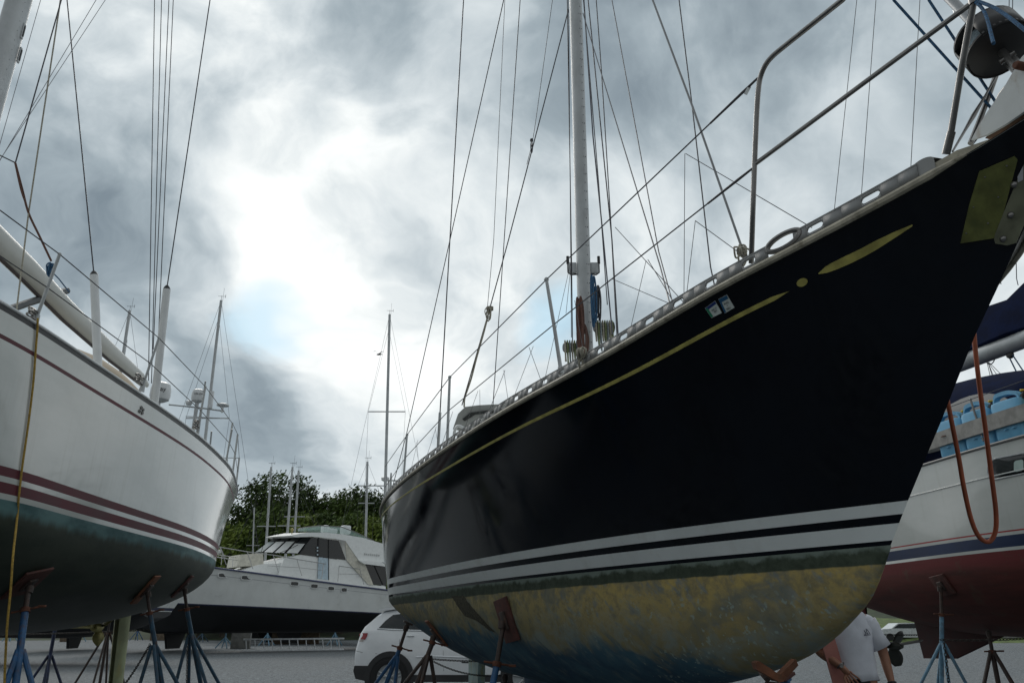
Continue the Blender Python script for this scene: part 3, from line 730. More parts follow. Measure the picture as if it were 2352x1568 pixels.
ln('halyard',[(1406.7,768,7.5),(1386,551,7.6),(1362,313,7.7),(1341,0,7.8)],.0065,mat('grey_halyard',(.12,.12,.15),.8)); ln('halyard',[(1395,700,7.55),(1375,420,7.6),(1345,60,7.7)],.0048)
ln('lower_shroud',[(1541,708,None),(1516.8,613,5.0),(1339,31,7.6)],.0048,ext=0); ln('shroud',[(1546,700,None),(1512.9,578,4.9),(1405.4,0,6.6)],.0038)
ln('shroud',[(1641,655,5.2),(1632,613,5.25),(1591,254,5.6),(1559.7,0,5.9)],.0045)
ln('inner_forestay',[(1718,594,None),(1700.4,559,3.9),(1591,246,4.5),(1499,0,5.0)],.0062,mat('grey_stay_cover',(.25,.26,.27),.7))
coil(zc(1704,576,3.86),.06,.02,M_ropew,boat,5,.005,11)
coil(on_side(H,1333,838,-.02)+UP*.075,.07,.018,M_ropew,boat,5,.007,12)
# cockpit windscreen, handrail
def scr(pts,d,thick,name,m): 
    P=[zc(u,v,d) for u,v in pts]; b=MB(); b.prism(P,Vector((.62,.75,0))*thick); return b.build(name,m,boat)
wscreen=scr([(1040,985),(1052,950),(1068,934),(1100,930),(1162,927),(1172,930),(1120,975),(1110,985),(1075,990)],9.4,1.1,'windscreen_cover',mat('grey_cover',(.34,.35,.34),.75,vary=.1,scale=4,bmp=.2,bscale=14))
P=[zc(u,v,9.38) for u,v in [(1062,962),(1080,947),(1120,942),(1158,938),(1150,945),(1122,949),(1090,951),(1066,966)]]; b=MB(); b.prism(P,Vector((.1,.12,0))*.1); b.build('window',M_glass,wscreen)
rope('grab_rail',smooth_path([zc(1042,1015,9.2),zc(1044,990,9.2),zc(1052,978,9.2),zc(1068,984,9.2)]),.018,M_whitep,boat)
rope('grab_rail',smooth_path([zc(1103,985,8.9),zc(1100,968,8.9),zc(1106,960,8.9)]),.016,M_whitep,boat)
# stern rail
b=MB()
sr=[edge(H,9.6,.06)+UP*.62]; 
for k in range(7): sr.append(edge(H,9.75,.06).lerp(mir(edge(H,9.75,.06)),k/6)+UP*.64)
b.tube(sr,.013,8); b.tube([p-UP*.3 for p in sr],.011,8); b.tube([edge(H,9.7,.06),edge(H,9.7,.06)+UP*.64],.013,8)
b.build('stern_rail',M_mast,boat)
for s,hh in ((8.9,.62),(9.2,.5),(6.0,.14)):
    q=edge(H,s,.12); b=MB(); b.tube([q,q+UP*hh*.7,q+UP*hh],[.022,.02,.012],10); b.build('stern_fitting',M_mast,boat)
# rudder and keel
b=MB(); P=[HB(8.25,0,-.55),HB(8.95,0,-.25),HB(8.85,0,-1.55),HB(8.3,0,-1.6)]; b.prism([p+T*.05 for p in P],-T*.1); b.build('rudder',mat('worn_blue_yellow_paint',(.26,.36,.36),.7,vary=.3,scale=5,dirt=((.26,.24,.08),.9)),boat)
b=MB(); P=[HB(3.2,0,-.7),HB(6.2,0,-.7),HB(5.7,0,-1.78),HB(3.9,0,-1.78)]; rr=[]
for f in range(9):
    q=f/8; a_=P[0].lerp(P[1],q); c_=P[3].lerp(P[2],q); w=.16*math.sin(math.pi*min(1,q*.9+.08))
    rr.append([a_+T*w,c_+T*w*.8,c_-T*w*.8,a_-T*w])
b.grid(rr,close=True); b.build('keel',mat('blue_keel_paint',(.03,.09,.16),.75,vary=.4),boat)
# dark patch of barnacles on the hull bottom
def patch(poly,m,name,off=.003):
    b=MB(); hullpatch(b,bvh,poly,off); return b.build(name,m,boat)
patch([(1037,1368),(1066,1367),(1085,1393),(1098,1408),(1118,1430),(1140,1452),(1125,1447),(1095,1424),(1068,1414),(1052,1392)],mat('barnacle_patch',(.045,.042,.024),.95,vary=.7,scale=40,bmp=1.,bscale=60),'barnacle_growth')
# ------------------------------------------------------------------ white sailboat at the left (stern away from the camera)
LEFT=dict(wl=[(1.2,0),(2.5,.75),(4,1.5),(5.1,1.95),(5.9,1.96),(6.9,1.9),(8.1,1.85),(9.3,1.78),(10.6,1.58),(11.5,1.37),(12.5,1.0),(13.3,.55)],
 sh=[(0,0),(1.5,.9),(3,1.6),(4.6,1.97),(5.8,1.99),(7,1.95),(8.1,1.89),(9.19,1.79),(10.54,1.60),(11.5,1.43),(12.95,1.05),(14.13,.68),(14.6,.5)],
 zs=[(0,1.645),(5,1.425),(10,1.425),(14.6,1.425)],
 zk=[(1.2,-.05),(3,-.66),(5,-.985),(7,-1.055),(9,-1.025),(10.5,-.875),(12,-.575),(13.3,-.10)],
 P0=(-5.95,1.0),ang=0.,zwl=2.405,side=-1)
G=Hull(**LEFT)
def GB(s,t,z): return Vector(G.W((s,t,z)))
yacht=empty('sailboat',(-5.95,8,0),'white sailboat with maroon stripes and green bottom propped on blue jack stands','sailboat')
fz=lambda v:(lambda e,zs:v)
ft=lambda v:(lambda e,zs:zs-v)
fm=lambda f:(lambda e,zs:.245+(zs-.26-.245)*f)
rows=[(fz(0),1),(fz(.045),2),(fz(.128),1),(fz(.172),2),(fz(.245),1)]+[(fm(k/6),1) for k in range(1,6)]+[(ft(.26),2),(ft(.225),1),(ft(.12),1),(ft(.05),3),(ft(.0),3)]
def lowrow(e,zs): return 0
h2,gbvh=build_hull(G,'hull',yacht,rows,0,[M_afleft,M_topside,M_maroon,mat('black_rail_strip',(.015,.016,.018),.5)],N=80)
gdeck=build_deck(G,yacht,M_deck)
for sg in (1,-1):
    b=MB(); b.tube(sheer_pts(G,.05,14.6,90,0,.006,sg),.014,8); b.build('rail_cap',M_whitep,yacht)
def gside(u,v,inset=.06): return on_side(G,u,v,inset)
gst=[((80,738),(137,584)),((325,893),(365,776)),((452,1000),(472,888)),((519,1062),(534,972))]
GS=[]
q=gside(-220,560); GS.append((q,q+UP*.64+Vector((.06,0,0))))
for (ub,vb),(ut,vt) in gst:
    base=gside(ub,vb); d=(base-EYE).dot(Vector((0,CP,SP))); GS.append((base,zc(ut,vt,d+.12)))
def gm(p): return Vector((-11.9-p.x,p.y,p.z))
for p,q in GS:
    for k in (0,1):
        a,c=(p,q) if not k else (gm(p),gm(q))
        b=MB(); b.tube([a-UP*.02,c],.014,10); b.ball(c,.016); b.lathe(a-UP*.03,c-a,[(.035,0),(.03,.02),(.02,.09)],12); b.build('stanchion',M_mast,yacht)
pp=[]
for (ub,vb),(ut,vt) in (((534,1088),(546,997)),((542,1115),(549.5,1051))):
    base=gside(ub,vb,.03); d=(base-EYE).dot(Vector((0,CP,SP))); pp.append((base,zc(ut,vt,d+.15)))
b=MB()
for p,q in pp:
    for a,c in ((p-UP*.02,q),(gm(p),gm(q))): b=MB(); b.tube([a,c],.017,10); b.build('stern_rail_post',M_mast,yacht)
a=zc(520,1040,12.3); b=MB(); b.tube([a-UP*.3,zc(533,985,12.2)],.014,8); b.build('stern_rail_brace',M_mast,yacht)
U=[q for p,q in GS]+[q for p,q in pp]; Lw=[p.lerp(q,.5) for p,q in GS]+[p.lerp(q,.5) for p,q in pp]
for L in (U,Lw):
    rope('lifeline',L,.005,M_wire,yacht); rope('lifeline',[gm(p) for p in L],.005,M_wire,yacht)
rope('lifeline',[U[-1],gm(U[-1])],.006,M_wire,yacht)
# cleats and blocks at the stanchion feet
for (u,v) in ((76,742),(322,890),(448,992)):
    c=gside(u,v-10,.06); b=MB()
    for k in range(4): b.torus(c+Vector((random.uniform(-.03,.03),random.uniform(-.05,.05),.02+.022*k)),Vector((.2,.3,1)),.028,.008,14,6)
    b.box(c,(.05,.09,.03),0,None,.01); b.build('block',M_steel,yacht)
for (u,v) in ((324,936),(328,941),(320,944),(326,948)):
    p,n=hit(gbvh,u,v); b=MB(); b.lathe(p,n,[(.02,0),(.02,.012),(.011,.014),(.011,.004)],12); b.build('drain_fitting',M_steel,h2)
# mast
cx=-5.95
def gcen(u,v): return on_plane(u,v,(cx,0,0),(1,0,0))
m0=gcen(44,0); mz=m0.z
b=MB(); gd=Vector((0,.012,1)).normalized(); gfoot=m0-gd*(mz-3.5); gtop=m0+gd*10
def oval2(c,a,bb,n=22): return [c+Vector((math.cos(2*math.pi*i/n)*bb,math.sin(2*math.pi*i/n)*a,0)) for i in range(n)]
b.grid([oval2(p,.16,.115) for p in (gfoot,m0,gtop)],close=True); gmast=b.build('mast',M_mast,yacht)
b=MB()
for k in range(60):
    c=m0+gd*(-2.6+k*.07); b.ball(c+Vector((.108,-.04+.02*(k%2),0)),.006)
b.build('rivet',M_wire,gmast)
b=MB()
for (u,v) in ((33,75),(25,130)):
    c=gcen(u,v)+Vector((.115,-.02,0)); b.box(c,(.02,.04,.22),0,None,.008); b.box(c+Vector((.012,0,0)),(.01,.02,.15),1,None)
b.build('halyard_exit',[M_mast,M_black],gmast)
# boom with the sail rolled inside, and its vang
bp=[gcen(-40,520),gcen(60,618),gcen(150,712),gcen(250,806),gcen(322,868),gcen(338,884)]
b=MB(); b.grid([[p+Vector((math.cos(a)*.12*k,0,math.sin(a)*.165*k)) for a in [2*math.pi*i/20 for i in range(20)]] for p,k in zip(bp,(1,1,.95,.8,.6,.25))],close=True)
boom=b.build('boom',mat('white_boom',(.44,.45,.43),.45,vary=.06,scale=2),yacht)
b=MB(); b.tube([p-UP*.165*k+Vector((.02,0,-.01)) for p,k in zip(bp,(1,1,.95,.8,.6))],.02,8); b.build('boom_track',mat('dark_brown_track',(.05,.04,.04),.6),boom)
rope('boom_vang',[gcen(155,664)-UP*.02,gcen(60,697),gcen(-10,722)],.045,mat('dark_grey_strut',(.09,.095,.10),.5,metal=.3),yacht)
# dodger
b=MB(); rr=[]
for i in range(11):
    y=8.5+1.75*i/10; hgt=.80*math.sin(math.pi*min(1,.25+.6*i/10))**.6*(1 if i<9 else .8); rr.append([Vector((cx+1.25*math.cos(a),y,3.80+.12+hgt*math.sin(a)**.7 if math.sin(a)>0 else 3.85)) for a in [math.pi*k/16 for k in range(17)]])
b.grid(rr); b.build('dodger',M_tan,yacht,solid=.01)
# shrouds inside white plastic tubes
for (ub,vb,ut,vt,uw,d) in ((238,842,216,632,154,8.1),(356,912,383,664,482.5,9.2)):
    p=zc(ub,vb+25,d); q=zc(ut,vt,d+.25); w=zc(uw,0,d+1.0)
    b=MB(); b.tube([p-UP*.25,q],.042 if d<9 else .044,14); b.build('shroud_cover',M_whitep,yacht)
    b=MB(); b.lathe(q,q-p,[(.043,0),(.03,.03),(.012,.05)],14); b.build('cover_cap',M_black,yacht)
    rope('shroud',[q,w,w+(w-q)*1.2],.007,M_wire,yacht)
for pts in (((341,784),(355,0)),((348,790),(371,0)),((352,712),(388,0)),((361,752),(398,0))):
    (u0,v0),(u1,v1)=pts; p=zc(u0,v0+90,9.6); q=zc(u1,v1,10.6); rope('halyard',[p,q,q+(q-p)*.8],.0055,M_wire,yacht)
rope('lower_shroud',[zc(36,372,7.6),zc(134,25,8.2),zc(141,0,8.25)],.0065,M_wire,yacht)
rope('topping_lift',[zc(38,712,7.4),zc(45,655,7.5),zc(66,487,7.7),zc(100,260,8),zc(139,0,8.3)],.0075,M_ropew,yacht)
rope('mainsheet',smooth_path([zc(35,374,7.6),zc(52,438,7.65),zc(66,490,7.7),zc(92,545,7.75),zc(118,600,7.8)]),.011,M_ropebrown,yacht)
rope('mainsheet',smooth_path([zc(34,372,7.6),zc(48,435,7.62),zc(60,470,7.66),zc(66,490,7.7)]),.008,M_ropebrown,yacht)
rope('topping_lift',[zc(-30,338,7.5),zc(0,357,7.6),zc(35,374,7.6)],.006,M_wire,yacht)
coil(zc(118,610,7.7),.09,.02,M_ropeblue,yacht,5,.007,14); rope('mainsheet',[zc(120,625,7.7),zc(135,640,7.8),zc(160,672,8)],.006,M_ropeblue,yacht)
for pts in (((-10,385),(215,10)),((0,367),(163,120)),((0,330),(85,30))):
    (u0,v0),(u1,v1)=pts; p=zc(u0,v0,9.); q=zc(u1,v1,10.); rope('lazyjack',[p-(q-p)*.3,p,q,q+(q-p)],.0035,mat('pale_cord',(.2,.2,.22),.8),yacht)
# keel, rudder, propeller
def blade(name,P,w,m,par):
    b=MB(); rr=[]
    for f in range(9):
        q=f/8; a_=Vector(P[0]).lerp(Vector(P[1]),q); c_=Vector(P[3]).lerp(Vector(P[2]),q); ww=w*math.sin(math.pi*(q*.86+.1)); X=Vector((ww,0,0)); rr.append([a_+X,c_+X*.8,c_-X*.8,a_-X])
    b.grid(rr,close=True); b.add([r[1] for r in rr]+[r[2] for r in rr[::-1]],[tuple(range(18))]); return b.build(name,m,par)
blade('keel',[(cx,6.,1.6),(cx,9.4,1.6),(cx,9.,.16),(cx,7.,.16)],.2,M_afleft,yacht)
blade('rudder',[(cx,12.48,2.0),(cx,12.84,2.1),(cx,13.02,.3),(cx,12.68,.3)],.11,mat('pale_olive_paint',(.30,.33,.19),.7,vary=.25,scale=4,dirt=((.34,.30,.10),.7)),yacht)
b=MB(); pc_=Vector((cx,12.02,1.43)); b.lathe(pc_-Vector((0,.16,0)),(0,1,0),[(.045,0),(.06,.06),(.055,.16),(.02,.26)],14)
M_brass=mat('tarnished_bronze',(.30,.27,.10),.5,metal=.4,vary=.35,scale=12)
for k in range(3):
    a=k*2.094+.6; d=Vector((math.cos(a),0,math.sin(a))); w=Vector((-math.sin(a)*.6,.8,math.cos(a)*.6)); b.grid([[pc_+d*(.05+.2*i/6)+w*s_*.085*math.sin(math.pi*(.15+.8*i/6)) for s_ in(-1,0,1)] for i in range(7)])
prop=b.build('propeller',M_brass,yacht,solid=.012)
b=MB(); b.tube([pc_-Vector((0,1.6,-.02)),pc_],.02,10); b.box(pc_+Vector((0,-.25,.14)),(.05,.12,.3),0,None,.02); b.build('propeller_shaft',M_brass,yacht)
# a rope hanging over the side from a stanchion foot
hp=[gside(85,742,-.0)]
pr=[gside(85,738,-.02)+UP*.03]
for u,v in ((82,765),(79,800),(74,870),(66,940),(58,1000),(48,1070),(40,1140),(36,1190)):
    p,n=hit(gbvh,u,v); pr.append(p+n*.012)
last=pr[-1]; pr+= [zc(30,1275,5.93),zc(24,1360,5.85),zc(17,1430,5.8),zc(13,1500,5.78),zc(10,1580,5.75),zc(8,1680,5.7)]
b=MB(); b.tube(smooth_path(pr,4),.0085,7); rp=b.build('rope',mat('orange_yellow_rope',(.40,.26,.05),.85,vary=.4,scale=60,bmp=.5,bscale=200)); tag(rp,'orange yellow rope hanging down the white hull from a stanchion foot','rope')
# ------------------------------------------------------------------ white sailboat with a red bottom, at the right
RB=dict(wl=[(.9,0),(2,.62),(3.5,1.25),(5,1.63),(5.6,1.70),(6.7,1.66),(8.2,1.42),(9.7,1.15),(11.4,.75)],
 sh=[(0,0),(1,.62),(2.5,1.25),(4,1.68),(5.18,1.83),(6,1.81),(6.9,1.70),(8.2,1.56),(10,1.36),(12.3,1.0)],
 zs=[(0,1.5),(5,1.17),(7,1.15),(12.3,1.2)],
 zk=[(.9,-.02),(2,-.4),(4,-.80),(6,-.92),(8,-.92),(9.2,-.74),(10.3,-.45),(11.4,-.1)],
 P0=(8.74,3.92),ang=R(15),zwl=2.26,side=1)
K=Hull(**RB)
KA=Vector((K.a[0],K.a[1],0)); KT=Vector((K.t[0],K.t[1],0))
def KB(s,t,z): return Vector(K.W((s,t,z)))
rboat=empty('sailboat',KB(6,0,-2.26),'white sailboat with red bottom, blue stripe and navy sail cover','sailboat')
fm=lambda f:(lambda e,zs:.215+(zs-.215)*f)
rows=[(fz(0),1),(fz(.035),3),(fz(.16),1),(fz(.195),4),(fz(.212),1)]+[(fm(k/7),1) for k in range(1,8)]
h3,kbvh=build_hull(K,'hull',rboat,rows,0,[M_afred,M_topside,M_white,M_bluestripe,mat('red_pin_stripe',(.30,.03,.03),.4)],N=70)
build_deck(K,rboat,M_deck)
b=MB(); b.tube(sheer_pts(K,.05,12.2,70,-.006,0),.018,8); b.build('rubbing_strake',mat('grey_strake',(.16,.16,.16),.5),rboat)
b=MB(); b.tube([Vector(K.W(K.up(K.ee(i/60),K.zs(K.ee(i/60))-.34)))+KT*.004 for i in range(8,58)],.008,6); b.build('hull_moulding',M_white,rboat)
def kside(u,v,inset=.05): return on_side(K,u,v,inset)
KS=[]
for s in (2.4,4.3,6.2,8.1,10.0,11.8):
    q=edge(K,s,.06); KS.append((q,q+UP*.63))
q=kside(2259,1012); KS[2]=(q,zc(2229,917,(q-EYE).dot(Vector((0,CP,SP)))+.2))
for p,c in KS:
    b=MB(); b.tube([p,c],.0125,10); b.ball(c,.015); b.build('stanchion',M_steel,rboat)
rope('lifeline',[c for p,c in KS],.0045,M_wire,rboat); rope('lifeline',[p.lerp(c,.5) for p,c in KS],.004,M_wire,rboat)
# long window
def quad_on(h,bv,poly,off): return [ (lambda pn:pn[0]+pn[1]*off)(hit(bv,u,v)) for u,v in poly]
def rrect(u0,v0,u1,v1,sl,rad,n=6):
    out=[]
    for cx_,cy_,a0 in ((u0+rad,v0+rad,180),(u1-rad,v0+rad,270),(u1-rad,v1-rad,0),(u0+rad,v1-rad,90)):
        for k in range(n+1):
            a=R(a0+90*k/n); x=cx_+rad*math.cos(a); y=cy_+rad*math.sin(a); out.append((x,y+(x-u0)*sl))
    return out
b=MB(); P=hullpatch(b,kbvh,rrect(2270,1056,2420,1104,-.20,20),.006); win=b.build('window',M_glass,rboat)
b=MB(); b.tube(P+[P[0]],.011,6,0,False); b.build('window_frame',M_alu,win)
P=quad_on(K,kbvh,rrect(2330,1058,2352,1084,-.2,6),.008); b=MB(); b.add(P,[tuple(range(len(P)))]); b.build('sticker',mat('pale_green_sticker',(.35,.45,.42),.5),win)
# boom under a navy sail cover
kn=(KT.x,KT.y,0)
def kcen(u,v): return on_plane(u,v,(7.19,9.72,0),kn)
b0,b1=kcen(2352,778),kcen(2230,822); bd=(b1-b0).normalized(); bd=Vector((bd.x,bd.y,bd.z*.3)).normalized()
p0=b0-bd*4.2; p1=b0+bd*3.2
b=MB(); b.tube([p0,b0,p1],.13,18); kboom=b.build('boom',M_mast,rboat)
b=MB(); rr=[]
for i in range(25):
    f=i/24; p=p0.lerp(p1,f); hgt=.76-.62*max(0,(f-.42)/.58)-.06*math.sin(i*1.9); wd=.15+.03*math.sin(i*2.3)
    rr.append([p+KT*(wd*math.cos(a)*(1 if math.sin(a)<0 else max(.25,1-.6*math.sin(a))))+UP*(.11+(hgt*math.sin(a) if math.sin(a)>0 else .04*math.sin(a))) for a in [2*math.pi*k/18 for k in range(18)]])
b.grid(rr,close=True); b.build('sail_cover',M_navy,rboat)
blk=kcen(2320,815); b=MB(); b.lathe(blk-KT*.03,KT,[(.035,0),(.05,.01),(.05,.05),(.035,.06)],16); b.tube([blk,kcen(2316,797)],.012,6); b.build('block',M_black,rboat)
rope('mainsheet',[kcen(2318,820),kcen(2360,905)],.01,M_ropeblue,rboat); rope('mainsheet',[kcen(2324,812),kcen(2375,890)],.01,M_ropeblue,rboat)
rope('reef_line',smooth_path([kcen(2262,818),kcen(2266,832),kcen(2276,836),kcen(2284,826),kcen(2284,808)]),.008,M_wire,rboat)
for a_,c_ in (((2265,822),(2278,880)),((2267,824),(2284,879)),((2266,826),(2310,890)),((2272,832),(2345,905)),((2268,828),(2292,890))): rope('reef_line',[kcen(*a_),kcen(*c_)],.0045,M_wire,rboat)
rope('reef_line',smooth_path([kcen(2291,893),kcen(2293,925),kcen(2290,950)]),.009,M_ropew,rboat)
# dodger and bimini
b=MB(); rr=[]
KC=Vector((7.19,9.72,0))
def kp(k,t,z): return KC+KA*k+KT*t+UP*z
for i in range(15):
    f=i/14; k=-.5+3.6*f; hh=.95+.35*math.sin(math.pi*min(1,f*.9+.05)); rr.append([kp(k,1.38*math.cos(a),3.46+hh*max(0,math.sin(a))**.55) for a in [math.pi*j/18 for j in range(19)]])
b.grid(rr); dod=b.build('dodger',M_navy,rboat,solid=.012)
b=MB()
P=[(-.15,.0),(1.35,.0),(1.2,.42),(.6,.60),(.1,.5)]
def dskin(k,zz,off):
    f=(k+.5)/3.6; hh=.95+.35*math.sin(math.pi*min(1,f*.9+.05)); sa=min(1,(max(zz,.02)/hh)**(1/.55)); return kp(k,1.38*math.sqrt(max(0,1-sa*sa))+off,3.46+zz)
for kk in ((-.35,1.05),(1.25,2.75)):
    rr=[[dskin(kk[0]+(kk[1]-kk[0])*i/10,.16+(.62)*j/6*math.sin(math.pi*(.12+.76*i/10))**.6,.022) for j in range(7)] for i in range(11)]
    b.grid(rr)
b.build('window',mat('clouded_vinyl',(.07,.08,.085),.5,vary=.25,scale=4),dod)
# skeg, shaft and propeller under the stern
def kblade(name,P,w,m):
    b=MB(); rr=[]
    P=[KB(s,0,z-2.26) for s,z in P]
    for f in range(9):
        q=f/8; a_=P[0].lerp(P[1],q); c_=P[3].lerp(P[2],q); ww=w*math.sin(math.pi*(q*.86+.1)); rr.append([a_+KT*ww,c_+KT*ww*.8,c_-KT*ww*.8,a_-KT*ww])
    b.grid(rr,close=True); b.add([r[1] for r in rr]+[r[2] for r in rr[::-1]],[tuple(range(18))]); return b.build(name,m,rboat)
kblade('keel',[(3.9,1.5),(7.3,1.5),(6.9,.15),(4.9,.15)],.18,M_afred)
kblade('skeg',[(7.0,1.6),(9.45,1.7),(9.35,.98),(8.7,1.0)],.09,mat('dark_red_paint',(.045,.012,.011),.75,vary=.3))
kblade('rudder',[(10.5,1.9),(11.3,2.1),(11.1,.55),(10.6,.5)],.06,M_afred)
kc=KB(9.75,.0,1.02-2.26); kc=on_plane(2049,1482,(kc.x,kc.y,0),kn)
b=MB(); ax=KA; side=KT
b.lathe(kc-ax*.22,ax,[(.03,0),(.06,.1),(.055,.25),(.02,.34)],14)
for a in (R(-100),R(25),R(142)):
    d=side*math.cos(a)+UP*math.sin(a); w=(side*-math.sin(a)+UP*math.cos(a))*.85+ax*.5
    b.grid([[kc+d*(.04+.27*i/8)+w*q*.115*math.sin(math.pi*(.12+.78*i/8))**.7 for q in(-1,-.4,.4,1)] for i in range(9)])
b.build('propeller',mat('dark_bronze',(.035,.04,.035),.55,metal=.4),rboat,solid=.014)
rope('propeller_shaft',[kc+UP*0,kc-ax*.9+UP*.12],.022,M_steel,rboat)
b=MB(); b.box(KB(7.4,.0,-.62)+KT*1.02-UP*.03,(.26,.05,.035),0,None,.012); b.build('drain_fitting',M_steel,rboat)
# stays of this boat, seen above the navy hull
for p,q,d0,d1 in (((1916,485),(1968,0),13.5,13.9),((1978,455),(2012,0),13.0,13.5),((2092,385),(2113,0),12.4,13.0)):
    a=zc(p[0],p[1],d0); c=zc(q[0],q[1],d1); rope('shroud',[a-(c-a)*1.2,a,c,c+(c-a)*.6],.0055,M_wire,rboat)
for p,q in (((2296,638),(2294,555)),((2335,640),(2333,560)),((2325,80),(2326,0)),((2317,75),(2318,0))):
    a=kcen(*p); c=kcen(*q); rope('lazyjack',[a-UP*.1,a,c,c+(c-a)*4],.006,M_wire,rboat)
b=MB(); a=kcen(2180,0); b.tube([kcen(2140,-180),kcen(2198,30)],.05,10); b.build('spreader',M_alu,rboat)
# plank along the stanchions with fuel cans behind it
pl0,pl1=[],[]
for i in range(14):
    s=3.2+8.6*i/13; q=edge(K,s,-.015)
    pl0.append(q)
b=MB(); rr=[]
for i in range(31):
    s=3.0+7.2*i/30; p=edge(K,s,.035,0); rr.append([p+UP*.165,p+UP*.345,p+KT*.03+UP*.345,p+KT*.03+UP*.165])
b.grid(rr,close=True,smooth=False); plank=b.build('plank',mat('grey_weathered_board',(.27,.265,.25),.8,vary=.25,scale=9,dirt=((.17,.16,.15),.5),bmp=.15)); tag(plank,'long grey board lashed along the stanchions of the red bottomed sailboat','plank')
b=MB(); q=edge(K,6.35,.0)+UP*.27; b.tube([q+KA*-.03,q+KT*.012,q+KA*.04],.006,6); b.build('bolt',M_rust,plank)
def can(s,body,label,wd=.42):
    c=edge(K,s,.15)+UP*.03; o=empty('fuel_can',c,label,'fuel can','fuel cans lashed behind the plank')
    a=KA; b=MB(); rr=[]
    # rounded body
    prof=[(0,.30),(.02,.33),(.36,.33),(.40,.31)]
    def ring(z,w,d,n=28): return [c+a*(w/2*np.sign(math.cos(q))*abs(math.cos(q))**.45)+KT*(d/2*np.sign(math.sin(q))*abs(math.sin(q))**.45)+UP*z for q in [2*math.pi*k/n for k in range(n)]]
    rr=[ring(z,w*wd/.33,.2*w/.33) for z,w in ((0,.29),(.015,.325),(.2,.33),(.40,.33),(.43,.315),(.44,.27))]
    b.grid(rr,close=True); b.add(rr[-1],[tuple(range(28))]); b.add(rr[0],[tuple(range(28))])
    for z in(.1,): b.add([c+a*x*wd+KT*.104+UP*y for x,y in((-.25,.13),(-.05,.13),(-.05,.15),(-.25,.15))],[(0,1,2,3)])
    for x,y in ((-.2,.1),(.05,.1),(-.08,.19)): b.box(c+a*x*wd+KT*.102+UP*y,(.05,.05,.01),0,None,.004)
    b.build('can_body',body,o)
    # handle: arch over the top
    b=MB(); hp=[c-a*.17*wd/.42+UP*.43,c-a*.13*wd/.42+UP*.50,c-a*.04+UP*.535,c+a*.08+UP*.54,c+a*.15*wd/.42+UP*.525,c+a*.185*wd/.42+UP*.45]
    rr=[[p+KT*.04+UP*.016,p-KT*.04+UP*.016,p-KT*.04-UP*.03,p+KT*.04-UP*.03] for p in smooth_path(hp,4)]
    b.grid(rr,close=True); b.build('handle',body,o)
    b=MB(); q=c-a*.19*wd/.42+UP*.42; b.lathe(q,UP*.9-a*.35,[(.035,0),(.035,.05),(.022,.055),(.02,.09)],14); b.build('cap',M_black,o)
    b=MB(); q2=q+UP*.09; b.box(q2-a*.02,(.07,.03,.025),0,None,.008); b.build('spout',mat('yellow_plastic',(.55,.38,.01),.4,vary=.1),o)
M_can=mat('light_blue_plastic',(.13,.37,.57),.45,vary=.12,scale=5)
can(6.33,M_can,'light blue fuel can nearest the bow edge of the navy hull'); can(5.87,M_can,'light blue fuel can in the middle of the three, below the stanchion',.42)
can(5.41,M_can,'light blue fuel can between the second hose strand and the yellow can',.42); can(4.94,mat('orange_yellow_plastic',(.60,.30,.02),.45,vary=.1),'orange yellow fuel can at the end of the blue cans')
# rust red hose hanging in a loop
hp=[zc(2233,700,4.75),zc(2239,790,4.72),zc(2249,880,4.7),zc(2264,990,4.68),zc(2277,1090,4.66),zc(2287,1170,4.65),zc(2287,1215,4.65),zc(2276,1240,4.65),zc(2262,1242,4.65),zc(2246,1228,4.65),zc(2230,1190,4.66),zc(2214,1120,4.68),zc(2202,1050,4.7),zc(2188,980,4.72),zc(2175,915,4.75),zc(2160,850,4.8)]
b=MB(); b.tube(smooth_path(hp,5),.0135,10); hs=b.build('hose',mat('rust_red_hose',(.32,.075,.03),.6,vary=.3,scale=7,bmp=.1)); tag(hs,'rust red hose hanging in a long loop beside the bow of the navy hull','hose')
